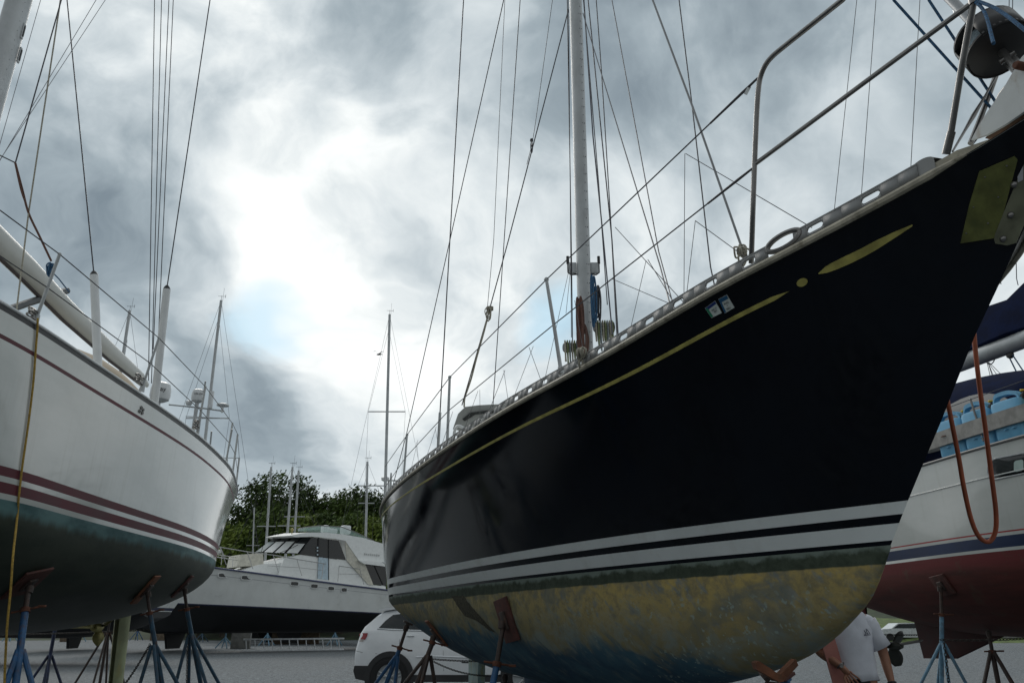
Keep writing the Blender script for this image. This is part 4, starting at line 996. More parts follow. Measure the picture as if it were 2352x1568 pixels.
# ------------------------------------------------------------------ jack stands
STG='jack stands holding up the boats'
def stand(label,pad_p,pad_n,foot,m_leg,m_rod,m_pad,pad=(.32,.32),legs=3,rot=.3,hub=.55,spread=.42,par=None,vpad=False,r=.026,handle=True,padrot=0.,rodlen=.27):
    """foot: point on the ground below the tube; the tube leans from there to the pad"""
    p=Vector(pad_p); n=Vector(pad_n).normalized(); f=Vector(foot)
    o=empty('jack_stand',(f.x,f.y,0),label,'jack stand',STG)
    head=p+n*.035; ax=(head-f).normalized(); L=(head-f).length
    t1=head-ax*rodlen
    # pad
    b=MB(); z=n; x=(UP-z*UP.dot(z)).normalized(); y=z.cross(x); M=Matrix((x,y,z)).transposed()@Matrix.Rotation(padrot,3,'Z')
    b.box(p+n*.012,(pad[0],pad[1],.022),0,M,.004); pd=b.build('pad',m_pad,o)
    b=MB(); b.box(p+n*.034,(pad[0]*.42,.09,.022),0,M,.004); b.lathe(p+n*.05-ax*0,-ax,[(.035,0),(.03,.06)],10); b.build('swivel_head',m_rod,o)
    b=MB(); b.tube([t1-ax*.1,head],r*.75,10); b.build('screw_rod',m_rod,o)
    if handle:
        b=MB(); u=ax.orthogonal().normalized(); w=ax.cross(u); h=(Vector((1,.15,.02))-ax*ax.x).normalized()
        b.lathe(t1-ax*.005,ax,[(r*1.35,0),(r*1.35,.04)],12); b.tube([t1+ax*.02-h*.11,t1+ax*.02+h*.13],.009,8); b.box(t1+ax*.02+h*.13,(.06,.03,.02),0,None,.005); b.build('screw_handle',M_rust,o)
    b=MB(); b.tube([f+UP*.25,t1],r,12); b.build('post',m_leg,o)
    hb=f+ax*(hub/ax.z if ax.z>.3 else hub)
    for k in range(legs):
        a=rot+2*math.pi*k/legs; g=Vector((f.x+spread*math.cos(a),f.y+spread*math.sin(a),.012)); s=hb+Vector((math.cos(a),math.sin(a),0))*r*.8
        b=MB(); b.tube([s+UP*.0,g],r*.78,8); b.box(g,(.09,.09,.018),0,Matrix.Rotation(a,3,'Z')); b.build('leg',m_leg,o)
    b=MB(); b.torus(f+ax*.45,ax,.05,.008,16,6); b.build('chain_ring',M_rust,o)
    return o
def gfoot(p,dx,dy): return (p.x+dx,p.y+dy,0)
def plain_foot(u,v,d):      # point below a sight line at depth d
    q=zc(u,v,d); return Vector((q.x,q.y,0))
# under the white and maroon sailboat
p,n=hit(gbvh,62,1336); stand('bright blue jack stand at the left edge of the photo, next to the hanging rope',p,n,zc(52,1568,6.1)*1.0-UP*zc(52,1568,6.1).z,M_bluep,M_brownp,M_plyr,(.34,.30),3,.5,1.28,.5,padrot=.35,r=.030,rodlen=.24)
p,n=hit(gbvh,333,1352); f=plain_foot(402,1640,9.0); stand('teal jack stand right of the pale rudder with an orange tilted pad',p,n,f,M_teal,M_brownp,M_plyo,(.40,.17),4,.35,1.25,.55,padrot=0.1,r=.027,rodlen=.27)
p,n=hit(gbvh,418,1345); f=plain_foot(480,1640,10.4); stand('teal jack stand farthest aft under the green bottom, pad edge on',p,n,f,M_teal,M_brownp,M_plyr,(.36,.17),4,.75,1.35,.6,r=.029,rodlen=.3)
def low_stand(label,u,vt,d,m,legs,rot,hub,top,spread=.45,r=.028,padm=None):
    q=zc(u,vt,d); f=Vector((q.x,q.y,0)); return stand(label,Vector((q.x,q.y,top)),Vector((0,.0,-1)),f,m,M_brownp,padm or M_plyr,(.3,.3),legs,rot,hub,spread,r=r)
low_stand('dark blue jack stand behind the green bottom with splayed legs',116,1500,12.6,mat('dark_blue_steel_paint',(.015,.03,.09),.55,vary=.4,scale=12,dirt=((.06,.04,.02),.6)),4,.6,1.0,1.72,.5)
low_stand('dark brown jack stand with thin legs below the bronze propeller',240,1500,13.3,M_brownp,4,.2,1.35,1.62,.62,.024)
# under the navy sailboat
p,n=hit(bvh,1166,1422); f=plain_foot(1080,1700,(p-EYE).dot(Vector((0,CP,SP)))-.55); stand('jack stand with a red square pad and long rod under the navy boat',p,n,f,M_bluep,M_brownp,M_plyr,(.36,.30),3,.9,.9,.42,padrot=.12,r=.028,rodlen=.36)
p,n=hit(bvh,1004,1452); f=plain_foot(905,1660,(p-EYE).dot(Vector((0,CP,SP)))-.5); stand('rusty brown jack stand with splayed legs before the white car door',p,n,f,M_brownp,M_brownp,M_plyo,(.36,.15),4,.2,1.15,.6,padrot=0,r=.027,rodlen=.1)
q=zc(938,1428,9.9); stand('jack stand with a slim dark rod before the rear wheel of the white car',q,Vector((-.4,-.1,-1)),plain_foot(846,1650,9.6),M_bluep,M_brownp,M_brownp,(.12,.1),3,1.2,1.1,.5,r=.027,rodlen=.3)
# the bow stand carries a V of two boards
bv=[hit(bvh,1738,1520)[0],hit(bvh,1782,1536)[0],hit(bvh,1828,1515)[0]]
f=plain_foot(1775,1620,3.75); o=empty('jack_stand',(f.x,f.y,0),'jack stand with a V of two orange boards under the bow of the navy boat','jack stand',STG)
vtop=zc(1790,1560,3.72)
for k,(poly,dd) in enumerate(((((1735,1521),(1744,1517),(1792,1549),(1791,1566),(1740,1537)),3.70),(((1791,1549),(1828,1513),(1834,1527),(1799,1565),(1791,1566)),3.70))):
    P=[zc(u,v,dd) for u,v in poly]; b=MB(); b.prism(P,Vector((0,.07,0))); b.build('pad',M_plyo,o)
b=MB(); b.tube([vtop-UP*.02+Vector((0,.1,0)),f+UP*.5+Vector((0,.1,0))],.04,12); b.build('post',M_brownp,o)
b=MB(); b.tube([zc(1752,1556,3.8),zc(1764,1545,3.8)],.03,8); b.build('screw_handle',M_brownp,o)
for k in range(4):
    a=.5+k*1.571; b=MB(); b.tube([f+UP*.72+Vector((0,.1,0)),f+Vector((.45*math.cos(a),.1+.45*math.sin(a),.01))],.022,8); b.build('leg',M_bluep,o)
# port side stand seen below the bow
c=HB(1.95,-.62,-.66); f=plain_foot(1868,1700,5.5); stand('blue jack stand on the far side of the yellow bow, beside the person',c,Vector((.3,.2,-1)),Vector((c.x+.22,c.y+.1,0)),M_bluep,M_bluep,M_plyr,(.12,.12),4,2.6,.95,.52,r=.04)
low_stand('jack stand standing behind the rudder of the navy boat',1160,1560,8.6,M_bluep,4,.4,.65,1.0,.4)
# under the red bottomed boat
p,n=hit(kbvh,2166,1342); stand('pale blue jack stand under the red bottom, right of the propeller',p,n,plain_foot(2150,1600,(p-EYE).dot(Vector((0,CP,SP)))-.15),M_lightblue,M_brownp,M_plyr,(.26,.30),4,2.9,1.25,.65,padrot=.1,r=.026,rodlen=.36)
p,n=hit(kbvh,2300,1440); stand('dark jack stand with thin splayed legs at the right edge of the photo',Vector((p.x,p.y+.3,p.z-.0)),Vector((0,.0,-1)),Vector((p.x,p.y+.3,0)),M_brownp,M_brownp,M_plyr,(.3,.3),4,.25,1.15,.62,r=.03)
# chains between the stands
def chain(label,p,q,sag,link=.034):
    pts=cat_curve(p,q,sag,60); L=sum((pts[i+1]-pts[i]).length for i in range(60)); n=min(260,int(L/(link*1.45))); b=MB(); acc=[0]
    for i in range(60): acc.append(acc[-1]+(pts[i+1]-pts[i]).length)
    for k in range(n):
        d=L*(k+.5)/n; i=max(j for j in range(60) if acc[j]<=d); t=(d-acc[i])/max(1e-6,acc[i+1]-acc[i]); c=pts[i].lerp(pts[i+1],t); dr=(pts[i+1]-pts[i]).normalized()
        u=dr.orthogonal().normalized(); w=dr.cross(u); u,w=(u,w) if k%2 else (w,u)
        loop=[c+dr*(link*.95*math.cos(a))+u*(link*.55*math.sin(a)) for a in [2*math.pi*j/10 for j in range(11)]]
        b.tube(loop,link*.19,5,0,False)
    o=b.build('chain',M_chain); tag(o,label,'chain','chains between the jack stands'); return o
chain('chain running low across the gravel behind the left jack stands',zc(-30,1458,12.5),zc(355,1445,12.0),.01,.022)
chain('slack chain sloping from the rudder up to the teal jack stand',zc(270,1590,9.6),zc(345,1478,9.1),.04,.022)
chain('chain hanging straight down from the aft teal jack stand',zc(432,1450,10.4),zc(428,1600,10.4),.0,.022)
chain('chain crossing in front of the white car to the rudder',zc(970,1510,8.9),zc(1175,1515,8.2),.02,.017)
chain('short chain hanging from the rusty stand below the car door',zc(985,1512,8.9),zc(1150,1550,8.1),.06,.017)
chain('far chain behind the bronze propeller of the red bottomed boat',zc(2000,1456,12.8),zc(2310,1452,12.),.02,.024)
chain('near chain from the pale blue stand to the right edge of the photo',zc(2160,1468,9.2),zc(2420,1460,9.0),.02,.024)
chain('loose chain end hanging from the pale blue stand',zc(2168,1470,9.2),zc(2182,1600,9.1),.03,.024)
# ------------------------------------------------------------------ motor yacht in the middle distance
YA=Vector((-15.2,41.6,0)); YX=Vector((.777,.629,0)); YN=Vector((.629,-.777,0)); YD=-YN
my=empty('motor_yacht',(-11,45.5,0),'white motor yacht with a black bottom and a tinted flybridge windscreen','motor yacht')
def yp(u,v,off=0.): return on_plane(u,v,YA+YD*off,YN)
def yl(p): return (p-YA).dot(YX)
shp=[(490,1299.5),(560,1311),(640,1321.5),(720,1331),(800,1342),(887,1353)]; wlp=[(430,1387),(490,1389.7),(600,1394.5),(763,1402.5),(890,1410)]
cs=np.polyfit([yl(yp(*q)) for q in shp],[yp(*q).z for q in shp],2); cw=np.polyfit([yl(yp(*q)) for q in wlp],[yp(*q).z for q in wlp],1)
zsh=lambda l:float(np.polyval(cs,max(l,-3)))+max(0,-3-l)*.12; zwl=lambda l:float(np.polyval(cw,l))
HBm=2.35
def ybeam(l,f):     # inset of the side from the widest line; f 0 at the waterline, 1 at the sheer
    q=max(0,(3.2-l)/8.6)
    return HBm*(q**2.1) + (1-f)*(.12+.55*q)
b=MB(); Lr=[]
N=44
for i in range(N+1):
    l=-5.2+18.2*i/N; r=[]
    zs_,zw_=zsh(l),zwl(l); zk=max(.62,.95+.0*l) if l>-2 else .95+(-2-l)*.28
    for f,z in ((-.9,zk),(-.55,zk+.12),(-.12,zw_-.28),(0,zw_-.0),(.0,zw_),(.06,zw_+.06),(.5,zw_+(zs_-zw_)*.5),(.8,zw_+(zs_-zw_)*.78),(.82,zw_+(zs_-zw_)*.80),(1,zs_)):
        ins=ybeam(l,max(f,0))
        if f<0: ins=ins+(HBm-ins)*min(1,-f)
        r.append((l,min(ins,HBm),z))
    Lr.append(r)
for sg in (0,1):
    rr=[]
    for r in Lr: rr.append([YA+YX*l+YD*(i if not sg else 2*HBm-i)+UP*z for l,i,z in r])
    off=len(b.v); nn=len(rr[0])
    for r in rr: b.v+= [tuple(p) for p in r]
    for i in range(N):
        for j in range(nn-1):
            b.f.append((off+i*nn+j,off+i*nn+j+1,off+(i+1)*nn+j+1,off+(i+1)*nn+j)); b.m.append(0 if j<3 else (1 if j in (3,4) else (3 if j==7 else 2))); b.sm.append(True)
nn=10
for i in (N,):
    for j in range(nn-1): b.f.append((i*nn+j,i*nn+j+1,(N+1)*nn+i*nn+j+1,(N+1)*nn+i*nn+j)); b.m.append(0 if j<3 else 2); b.sm.append(False)
for i in range(N): b.f.append((i*nn+9,(i+1)*nn+9,(N+1)*nn+(i+1)*nn+9,(N+1)*nn+i*nn+9)); b.m.append(2); b.sm.append(False)
for i in range(N): b.f.append((i*nn,(i+1)*nn,(N+1)*nn+(i+1)*nn,(N+1)*nn+i*nn)); b.m.append(0); b.sm.append(False)
M_bot=mat('black_antifouling',(.010,.011,.013),.7,vary=.4,scale=2)
b.build('hull',[M_bot,mat('navy_boot_stripe',(.012,.016,.05),.4),M_white,mat('moulding_shadow_line',(.35,.36,.37),.5)],my)
b=MB(); b.tube([YA+YX*l+YD*(ybeam(l,1)-.03)+UP*(zsh(l)-.03) for l in [-5+.45*i for i in range(41)]],.045,8); b.build('rubbing_strake',mat('slate_blue_rubber',(.06,.07,.14),.5),my)
def ypoly(name,pts,off,depth,m,par=my,far=None):
    b=MB(); P=[yp(u,v,off) for u,v in pts]
    if far is None: b.prism(P,YD*depth)
    else:
        Q=[yp(u,v,off+depth) for u,v in far]; n=len(P); b.add(P+Q,[tuple(range(n)),tuple(range(2*n-1,n-1,-1))]+[(i,i+n,(i+1)%n+n,(i+1)%n) for i in range(n)],0,False)
    return b.build(name,m,par)
o1=.5
M_house=mat('white_superstructure',(.80,.82,.81),.3,vary=.05,coat=.25)  # whiter than the hull: sky light on the cabin is put into this colour
cabin=ypoly('cabin',[(640,1320),(652,1283),(690,1273),(797,1287),(836,1293),(852,1342),(886,1346),(886,1353),(760,1337)],o1,3.6,M_house)
ypoly('foredeck_trunk',[(556,1310),(572,1304),(600,1295),(640,1293),(656,1284),(660,1322),(600,1316)],o1+.25,2.9,M_house)
ypoly('seat_back',[(545,1300),(551,1273),(604,1269),(606,1299)],o1+.9,1.6,mat('cream_gelcoat',(.60,.58,.50),.5))
# windscreen: three covered panes between raked pillars, then the side glass
fb=[yp(687,1272,o1),yp(655,1270.5,o1+.9),yp(628,1270,o1+1.7),yp(604,1268.5,o1+2.6),yp(586,1267.5,o1+3.4)]
ftp=[yp(716,1233,o1+.15),yp(690,1232.5,o1+.9),yp(668,1233,o1+1.7),yp(645,1234.5,o1+2.5),yp(627,1236.5,o1+3.2)]
b=MB(); b.grid([fb,ftp],smooth=False); b.build('windscreen',M_glass,my)
M_cov=mat('white_window_cover',(.66,.68,.68),.6,vary=.05)
for i in range(4):
    A0,B0,C0,D0=fb[i],fb[i+1],ftp[i+1],ftp[i]
    l=lambda x,y:A0.lerp(B0,x).lerp(D0.lerp(C0,x),y)+YN*.05-YX*.06
    b=MB(); b.add([l(.1,.04),l(.9,.04),l(.9,.72 if i else .6),l(.1,.72 if i else .6)],[(0,1,2,3)],0,False); b.build('window_cover',M_cov if i<3 else mat('grey_window_cover',(.25,.30,.30),.5),my)
    b=MB(); b.tube([A0+YN*.06,D0+YN*.06],.035,6); b.build('pillar',M_black,my)
ypoly('window',[(687,1272),(716,1233),(778,1240.5),(795,1285.5),(732,1278.5)],o1-.03,.02,M_glass)
b=MB(); b.tube([yp(732,1234,o1-.06),yp(731,1279,o1-.06)],.05,6); b.tube([yp(755,1237,o1-.06),yp(755,1281,o1-.06)],.025,6); b.build('window_pillar',M_black,my)
b=MB(); 
for v in (1257,1264,1273): b.lathe(yp(729,v,o1-.09),YN,[(.05,0),(.05,.02)],10)
b.build('sticker',mat('pale_sticker',(.5,.6,.65),.5),my)
ypoly('door',[(732,1279),(755,1281.5),(755,1331),(729,1328)],o1-.03,.03,mat('pale_blue_door',(.48,.60,.68),.4))
b=MB(); b.tube([yp(755,1281,o1-.05),yp(755,1331,o1-.05)],.022,6); b.tube([yp(730.5,1279,o1-.05),yp(729,1328,o1-.05)],.008,5); b.build('door_frame',M_black,my)
ypoly('window',[(834.5,1295),(886,1301),(888,1344.5),(852,1341)],o1-.03,.02,M_glass)
b=MB(); b.tube([yp(861,1300,o1-.06),yp(880,1342,o1-.06)],.03,6); b.build('window_pillar',M_black,my)
# roof, visor and the flybridge side that sweeps down aft
near=[(668,1229),(690,1224),(712,1222),(750,1222.5),(789,1226.5),(832,1234),(880,1248),(882,1290),(876,1290),(824,1286),(793,1241),(765,1236),(716,1231.5),(680,1233)]
far=[(x-58+max(0,(x-789))*.35,y+ (4 if x<700 else 2)) for x,y in near]
roof=ypoly('flybridge',near,o1-.12,3.7,M_house,far=far)
ypoly('flybridge_moulding',[(824,1286),(876,1290),(884,1296),(884,1300),(836,1294)],o1-.3,.35,M_house)
ypoly('side_pillar',[(793,1241),(800,1243),(836,1288),(858,1343),(846,1341),(797,1287)],o1-.08,.06,mat('cream_gelcoat',(.60,.58,.50),.5))
b=MB()
for k in range(8): 
    p=yp(838+4.6*k,1271.5+.45*k,o1-.14); b.box(p,(.07,.03,.09 if k%3 else .12),0,Matrix.Rotation(math.atan2(YX.y,YX.x),3,'Z'))
b.build('raised_lettering',mat('pale_grey_letters',(.52,.53,.52),.5),roof)
# tinted windscreen round the flybridge
wb=[(870,1245.5,.1),(818,1231,.1),(785,1225.5,.15),(734,1222,.3),(700,1220.5,.9),(684,1219.5,1.8),(690,1217.5,2.6),(735,1216,3.3),(800,1217,3.5)]
wt=[(859,1242,.12),(818,1222,.15),(785,1209.5,.25),(734,1206.5,.45),(702,1210,1.0),(684,1214.5,1.8),(692,1212,2.6),(735,1207,3.2),(800,1210,3.4)]
b=MB(); b.grid([[yp(u,v,o1+d) for u,v,d in wb],[yp(u,v,o1+d) for u,v,d in wt]]); 
m_,nt,bb=newmat('green_tinted_acrylic'); bb.inputs['Base Color'].default_value=(.35,.50,.46,1); bb.inputs['Roughness'].default_value=.06; bb.inputs['Alpha'].default_value=.42
b.build('flybridge_windscreen',m_,my); b=MB(); b.tube([yp(u,v,o1+d) for u,v,d in wt],.025,6); b.build('windscreen_rail',M_steel,my)
for u0,u1,v0,v1,d in ((739,754,1206,1222,1.2),(783,804,1206.5,1226,.9)):
    c=yp((u0+u1)/2,(v0+v1)/2,o1+d); w=(u1-u0)/42.; hgt=(v1-v0)/40.
    b=MB(); b.box(c,(w,.5,hgt),0,Matrix.Rotation(math.atan2(YX.y,YX.x),3,'Z'),.08); b.build('helm_seat',M_whitep,my)
b=MB(); b.box(yp(762,1219,o1+1.4),(.6,.4,.28),0,Matrix.Rotation(math.atan2(YX.y,YX.x),3,'Z'),.08); b.build('helm_console',M_whitep,my)
b=MB(); c=yp(671,1217,o1+1.); b.tube([c-UP*.35,c],.03,6); b.ball(c+UP*.03,.09); b.build('horn',mat('brass_yellow',(.35,.30,.12),.4,metal=.5),my)
# portholes
for u,v,w in ((518,1320.5,24),(567.5,1326,23),(677,1339.8,19.5),(722.4,1345.4,18),(761,1351,16.5),(790.8,1354,15.5)):
    l=yl(yp(u,v)); z=yp(u,v).z; f=(z-zwl(l))/(zsh(l)-zwl(l)); c=YA+YX*l+YD*(ybeam(l,f)-.012)+UP*z; ww=w/2/41.; hh=.115
    sh_=[c+YX*(ww*np.sign(math.cos(a))*abs(math.cos(a))**.5)+UP*(hh*np.sign(math.sin(a))*abs(math.sin(a))**.5-.035*ww*math.cos(a)) for a in [2*math.pi*k/24 for k in range(24)]]
    b=MB(); b.prism(sh_,YD*.02); pw=b.build('porthole',M_glass,my); b=MB(); b.tube(sh_+[sh_[0]],.028,6,0,False); b.build('porthole_rim',M_white,pw)
# rails
def yr(*pts,r=.022): return ([yp(u,v,o) for u,v,o in pts],r)
segs=[yr((470,1250,.6),(490,1253,.55),(568,1266.5,.35),(627.6,1274,.25),(682,1283.5,.2),(749,1294.5,.2))]
for (a_,c_) in (((568,1266.5),(581,1306)),((627.6,1274),(640,1314.5)),((682,1283.5),(693,1321)),((743,1293.5),(739,1328)),((779,1299),(776,1334)),((505,1256),(520,1297))): segs.append(yr((*a_,.25),(*c_,.15)))
segs+=[yr((779,1299,.2),(826.5,1306,.2)),yr((826.5,1306,.2),(836,1342,.2)),yr((615,1298.5,.25),(690,1303,.2),(740,1309,.2),r=.012),yr((776,1317,.2),(832,1318,.2),r=.012)]
segs+=[yr((488,1271,1.2),(545,1280,2.0),r=.02),yr((488,1277,.8),(545,1286,1.6),r=.02),yr((494,1271,1.2),(492,1297,.9),r=.02),yr((510,1274,1.4),(508,1296,1.2),r=.02),yr((536,1279,1.6),(534,1300,1.3),r=.02),yr((506,1256,1.),(518,1282,1.1),r=.02)]
b=MB()
for p,r in segs: b.tube(p,r,6)
b.build('rail',mat('pale_steel',(.42,.42,.42),.35,metal=.6),my)
b=MB(); c=yp(501,1266,1.); b.box(c,(.3,.2,.18),0,None,.05); b.build('anchor',M_white,my)
b=MB(); b.tube([yp(640,1270,o1+.2),yp(672,1257,o1+.3),yp(685,1250,o1+.3)],.018,5); b.tube([yp(600,1267,o1+2),yp(604,1254,o1+2.2)],.018,5); b.build('wiper',M_black,my)
# ------------------------------------------------------------------ black bottomed boat behind the white sailboat
B2=dict(wl=[(.8,0),(3,1.1),(6,1.7),(9,1.7),(11.2,1.35)],sh=[(0,0),(2,.9),(5,1.75),(8,1.9),(11.6,1.6)],zs=[(0,1.5),(6,1.0),(11.6,.85)],zk=[(.8,-.02),(2,-.6),(5,-.95),(9,-.9),(10.6,-.55),(11.2,-.25)],P0=(-24.9,32.),ang=R(-90),zwl=1.89,side=-1)
J=Hull(**B2); b2=empty('sailboat',(-18,32,0),'black bottomed boat behind the green bottomed sailboat, carrying white domes on poles','sailboat')
rows=[(fz(0),2),(fz(.03),1),(fz(.14),2)]+[((lambda f:(lambda e,zs:.14+(zs-.14)*f))(k/5),2) for k in range(1,6)]
build_hull(J,'hull',b2,rows,0,[M_bot,mat('navy_boot_stripe',(.012,.016,.05),.4),M_white],N=50); build_deck(J,b2,M_deck)
D2=31.2
def dome(name,c,rad,hgt,par,words,sz):
    b=MB(); b.lathe(c,UP,[(rad*.5,-hgt*.62),(rad*.9,-hgt*.5),(rad,-hgt*.28),(rad*1.0,hgt*.1),(rad*.86,hgt*.42),(rad*.5,hgt*.55),(.02,hgt*.58)],28); o=b.build(name,M_whitep,par)
    tn=(EYE-c); tn=Vector((tn.x,tn.y,0)).normalized(); rt=Vector((-tn.y,tn.x,0)); rt=rt if rt.x>0 else -rt
    text(words,'lettering',M_black,o,c+tn*(rad+.012)+UP*hgt*.02,rt,UP,sz,.003); return o
c=zc(455,908,D2); b=MB(); b.tube([c-UP*2.2,c-UP*.2],.075,10); b.build('pole',M_mast,b2); dome('satellite_dome',c,.25,.46,b2,'SAILOR',.105)
b=MB(); b.tube([zc(388,929,D2),zc(458,936,D2),zc(515,944,D2)],.03,6); b.tube([zc(427,956,D2),zc(527,961,D2)],.018,6); b.tube([zc(472,875,D2),zc(455,1000,D2)],.035,8); b.tube([zc(486,990,D2),zc(480,1050,D2)],.035,8); b.tube([zc(462,935,D2),zc(450,1000,D2)],.028,8); b.build('mast_crossbar',M_mast,b2)
b=MB(); p=zc(512,930,D2); b.lathe(p-UP*.05,UP,[(.1,0),(.24,.02),(.24,.07),(.14,.11)],20); b.tube([p-UP*.3,p],.05,8); p=zc(434,925,D2); b.lathe(p-UP*.08,UP,[(.10,0),(.13,.05),(.12,.14),(.03,.18)],16); p=zc(485,918,D2); b.tube([p-UP*.35,p+UP*.35],.085,12); b.build('antenna',M_whitep,b2)
c=zc(369,899,24.); rd=dome('radar_dome',c,.30,.52,b2,'Ray',.20)
b=MB(); b.tube([Vector((c.x-.2,c.y,3.0)),c-UP*.2],.06,10); b.build('pole',M_mast,b2)
# ------------------------------------------------------------------ sailboats far behind: mast, spreaders, stays, hull
def far_boat(label,top,base,d,r,spr,hang=R(-60),L=10.,stays=((-1,0),(1,0)),vane=True):
    t=zc(*top,d); ub,vb=base; q=on_plane(ub,vb,t,Vector((t.x,t.y,0)).normalized()); dr=(t-q).normalized(); foot=q-dr*((q.z-2.6)/dr.z)
    o=empty('sailboat',(foot.x,foot.y,0),label,'sailboat','sailboats standing far behind')
    hl=Hull(wl=[(.5,0),(L*.3,1.1),(L*.6,1.45),(L*.9,1.1)],sh=[(0,0),(L*.25,1.1),(L*.6,1.6),(L,1.1)],zs=[(0,1.3),(L*.5,1.05),(L,1.05)],zk=[(.5,-.02),(L*.3,-.6),(L*.6,-.65),(L*.9,-.1)],P0=(foot.x-L*.42*-math.sin(hang),foot.y-L*.42*math.cos(hang)),ang=hang,zwl=1.7,side=-1)
    build_hull(hl,'hull',o,[(fz(0),1),(fz(.1),2)]+[((lambda f:(lambda e,zs:.1+(zs-.1)*f))(k/4),2) for k in range(1,5)],0,[M_bot,M_bluestripe,M_white],N=30,QB=6); build_deck(hl,o,M_deck,20)
    b=MB(); q0,q1,q2,q3=[Vector(hl.W(w)) for w in ((L*.38,0,-.5),(L*.6,0,-.5),(L*.56,0,-1.6),(L*.44,0,-1.6))]; tt=Vector((hl.t[0],hl.t[1],0))*.07; b.prism([p-tt for p in (q0,q1,q2,q3)],tt*2); b.build('keel',M_bot,o)
    b=MB(); b.tube([foot,t],[r,r*.8],10); b.build('mast',M_mast,o)
    side=Vector((1,.1,0)); k=MB()
    for u0,u1,v in spr:
        a=on_plane(u0,v,t,Vector((t.x,t.y,0)).normalized()); c=on_plane(u1,v,t,Vector((t.x,t.y,0)).normalized()); k.tube([a,c],r*.35,6)
    if spr: k.build('spreader',M_mast,o)
    w=MB()
    if spr:
        u0,u1,v=spr[0]
        for uu in (u0,u1):
            e=on_plane(uu,v,t,Vector((t.x,t.y,0)).normalized()); w.tube([t-UP*1.2,e,Vector((foot.x+(e.x-foot.x)*.9,foot.y,2.9))],.010,4)
    w.tube([t,Vector((foot.x-3.4,foot.y-1.5,3.0))],.010,4); w.tube([t,Vector((foot.x+4,foot.y+2,2.9))],.010,4); w.build('stay',M_wire,o)
    if vane:
        b=MB(); b.tube([t,t+UP*.35],.012,5); b.tube([t+UP*.3-side*.22,t+UP*.3+side*.25],.012,5); b.tube([t+UP*.2+side*.25,t+UP*.42+side*.25],.014,5); b.tube([t+side*.1,t+side*.1+UP*.9],.008,4); b.build('wind_vane',M_wire,o)
    return o
far_boat('sailboat whose tall mast with a wide single spreader rises alone in mid sky',(895,722),(885,1120),58,.115,[(846,931,945),(822,884,1115)],R(200))
far_boat('sailboat whose mast stands farthest left against the trees',(623,1072),(612,1240),62,.10,[(590,633,1208)])
far_boat('sailboat with the left mast of the close pair before the trees',(672,1072),(660,1225),60,.10,[(638,690,1207)])
far_boat('sailboat with the right mast of the close pair before the trees',(686,1080),(677,1222),64,.10,[(652,700,1186)])
far_boat('sailboat whose mast stands between the pair and the navy hull, spreader above the yacht',(844,1060),(840,1235),60,.10,[(823,860,1155)])
far_boat('sailboat with a mast rising behind the white domes on poles',(508,690),(470,1020),52,.11,[(427,527,960)],R(170))
far_boat('sailboat whose mast tip shows beside the boom of the white sailboat',(298,713),(285,800),52,.12,[(285,292,785)],R(185))
far_boat('sailboat with a thin pale mast low at the left end of the trees',(584,1165),(581,1262),66,.07,[(566,596,1252)])
b=MB(); p=zc(885,1096,58); b.lathe(p-UP*.2,UP,[(.12,-.1),(.28,0),(.30,.18),(.24,.22)],20); ro=b.build('radar_dome',M_whitep,[o for o in bpy.data.objects if o.get('label','').startswith('sailboat whose tall mast')][0])
# ------------------------------------------------------------------ white car (rear end to the left)
CY=18.2
car=empty('parked_car',at_y(1060,1560,CY).xy.to_3d()+Vector((0,.9,0)),'white car parked behind the stern of the navy sailboat, rear end to the left','car')
S0=at_y(815,1480,CY).x; MPX=CY/17.0/ (1.0)          # metres from the rear bumper
yc0=CY+.95
top=spline([(0.0,.95),(.04,1.10),(.10,1.28),(.25,1.48),(.50,1.71),(.72,1.79),(1.2,1.815),(2.2,1.80),(2.75,1.74),(3.1,1.55),(3.45,1.30),(3.75,1.19),(4.3,1.10),(4.6,1.0),(4.78,.80),(4.82,.6)])
belt=lambda x:1.36-.025*x if x<3.6 else 1.22-.1*(x-3.6)
def half(x): return .96*(1-.10*max(0,1-x/.4)**2)*(1-.22*max(0,(x-4.1)/.72)**2)
def csec(x):
    zr=top(x); zb=min(belt(x),zr-.02); h=min(1,max(0,(zr-zb)/.45)); w=half(x); zl=.36 if x>.3 else .36+.12*(1-x/.3)
    pts=[(w-.14,zl-.06),(w-.03,zl),(w,zl+.30),(w-.005,min(.92,zb-.1)),(w-.02,zb-.06),(w-.05,zb),(w-.06-.17*h,zb+(zr-zb)*.86),(w-.14-.22*h,zb+(zr-zb)*.97),(w*.35,zr+.015),(0,zr+.02)]
    return pts
xs=[0,.015,.05,.1,.18,.3,.42,.55,.7,.9,1.2,1.6,2,2.4,2.7,2.9,3.1,3.3,3.5,3.7,4,4.3,4.55,4.7,4.79,4.82]
rr=[]
for x in xs:
    c=csec(x); rr.append([Vector((S0+x,yc0-y,z)) for y,z in c]+[Vector((S0+x,yc0+y,z)) for y,z in c[-2::-1]])
M_car=mat('white_car_paint',(.80,.82,.84),.22,vary=.04,coat=.6)
b=MB(); b.grid(rr,close=True); b.add(rr[0],[tuple(range(len(rr[0])))]); b.add(rr[-1],[tuple(range(len(rr[0])))])
body=b.build('body',M_car,car)
def cpx(u,v): p=at_y(u,v,CY); return p.x,p.z
def cskin(x,z,off=.006):
    c=csec(x-S0); pts=sorted([(zz,yy) for yy,zz in c[:8]]); zz=[q[0] for q in pts]; yy=[q[1] for q in pts]; return Vector((x,yc0-float(np.interp(z,zz,yy))-off,z))
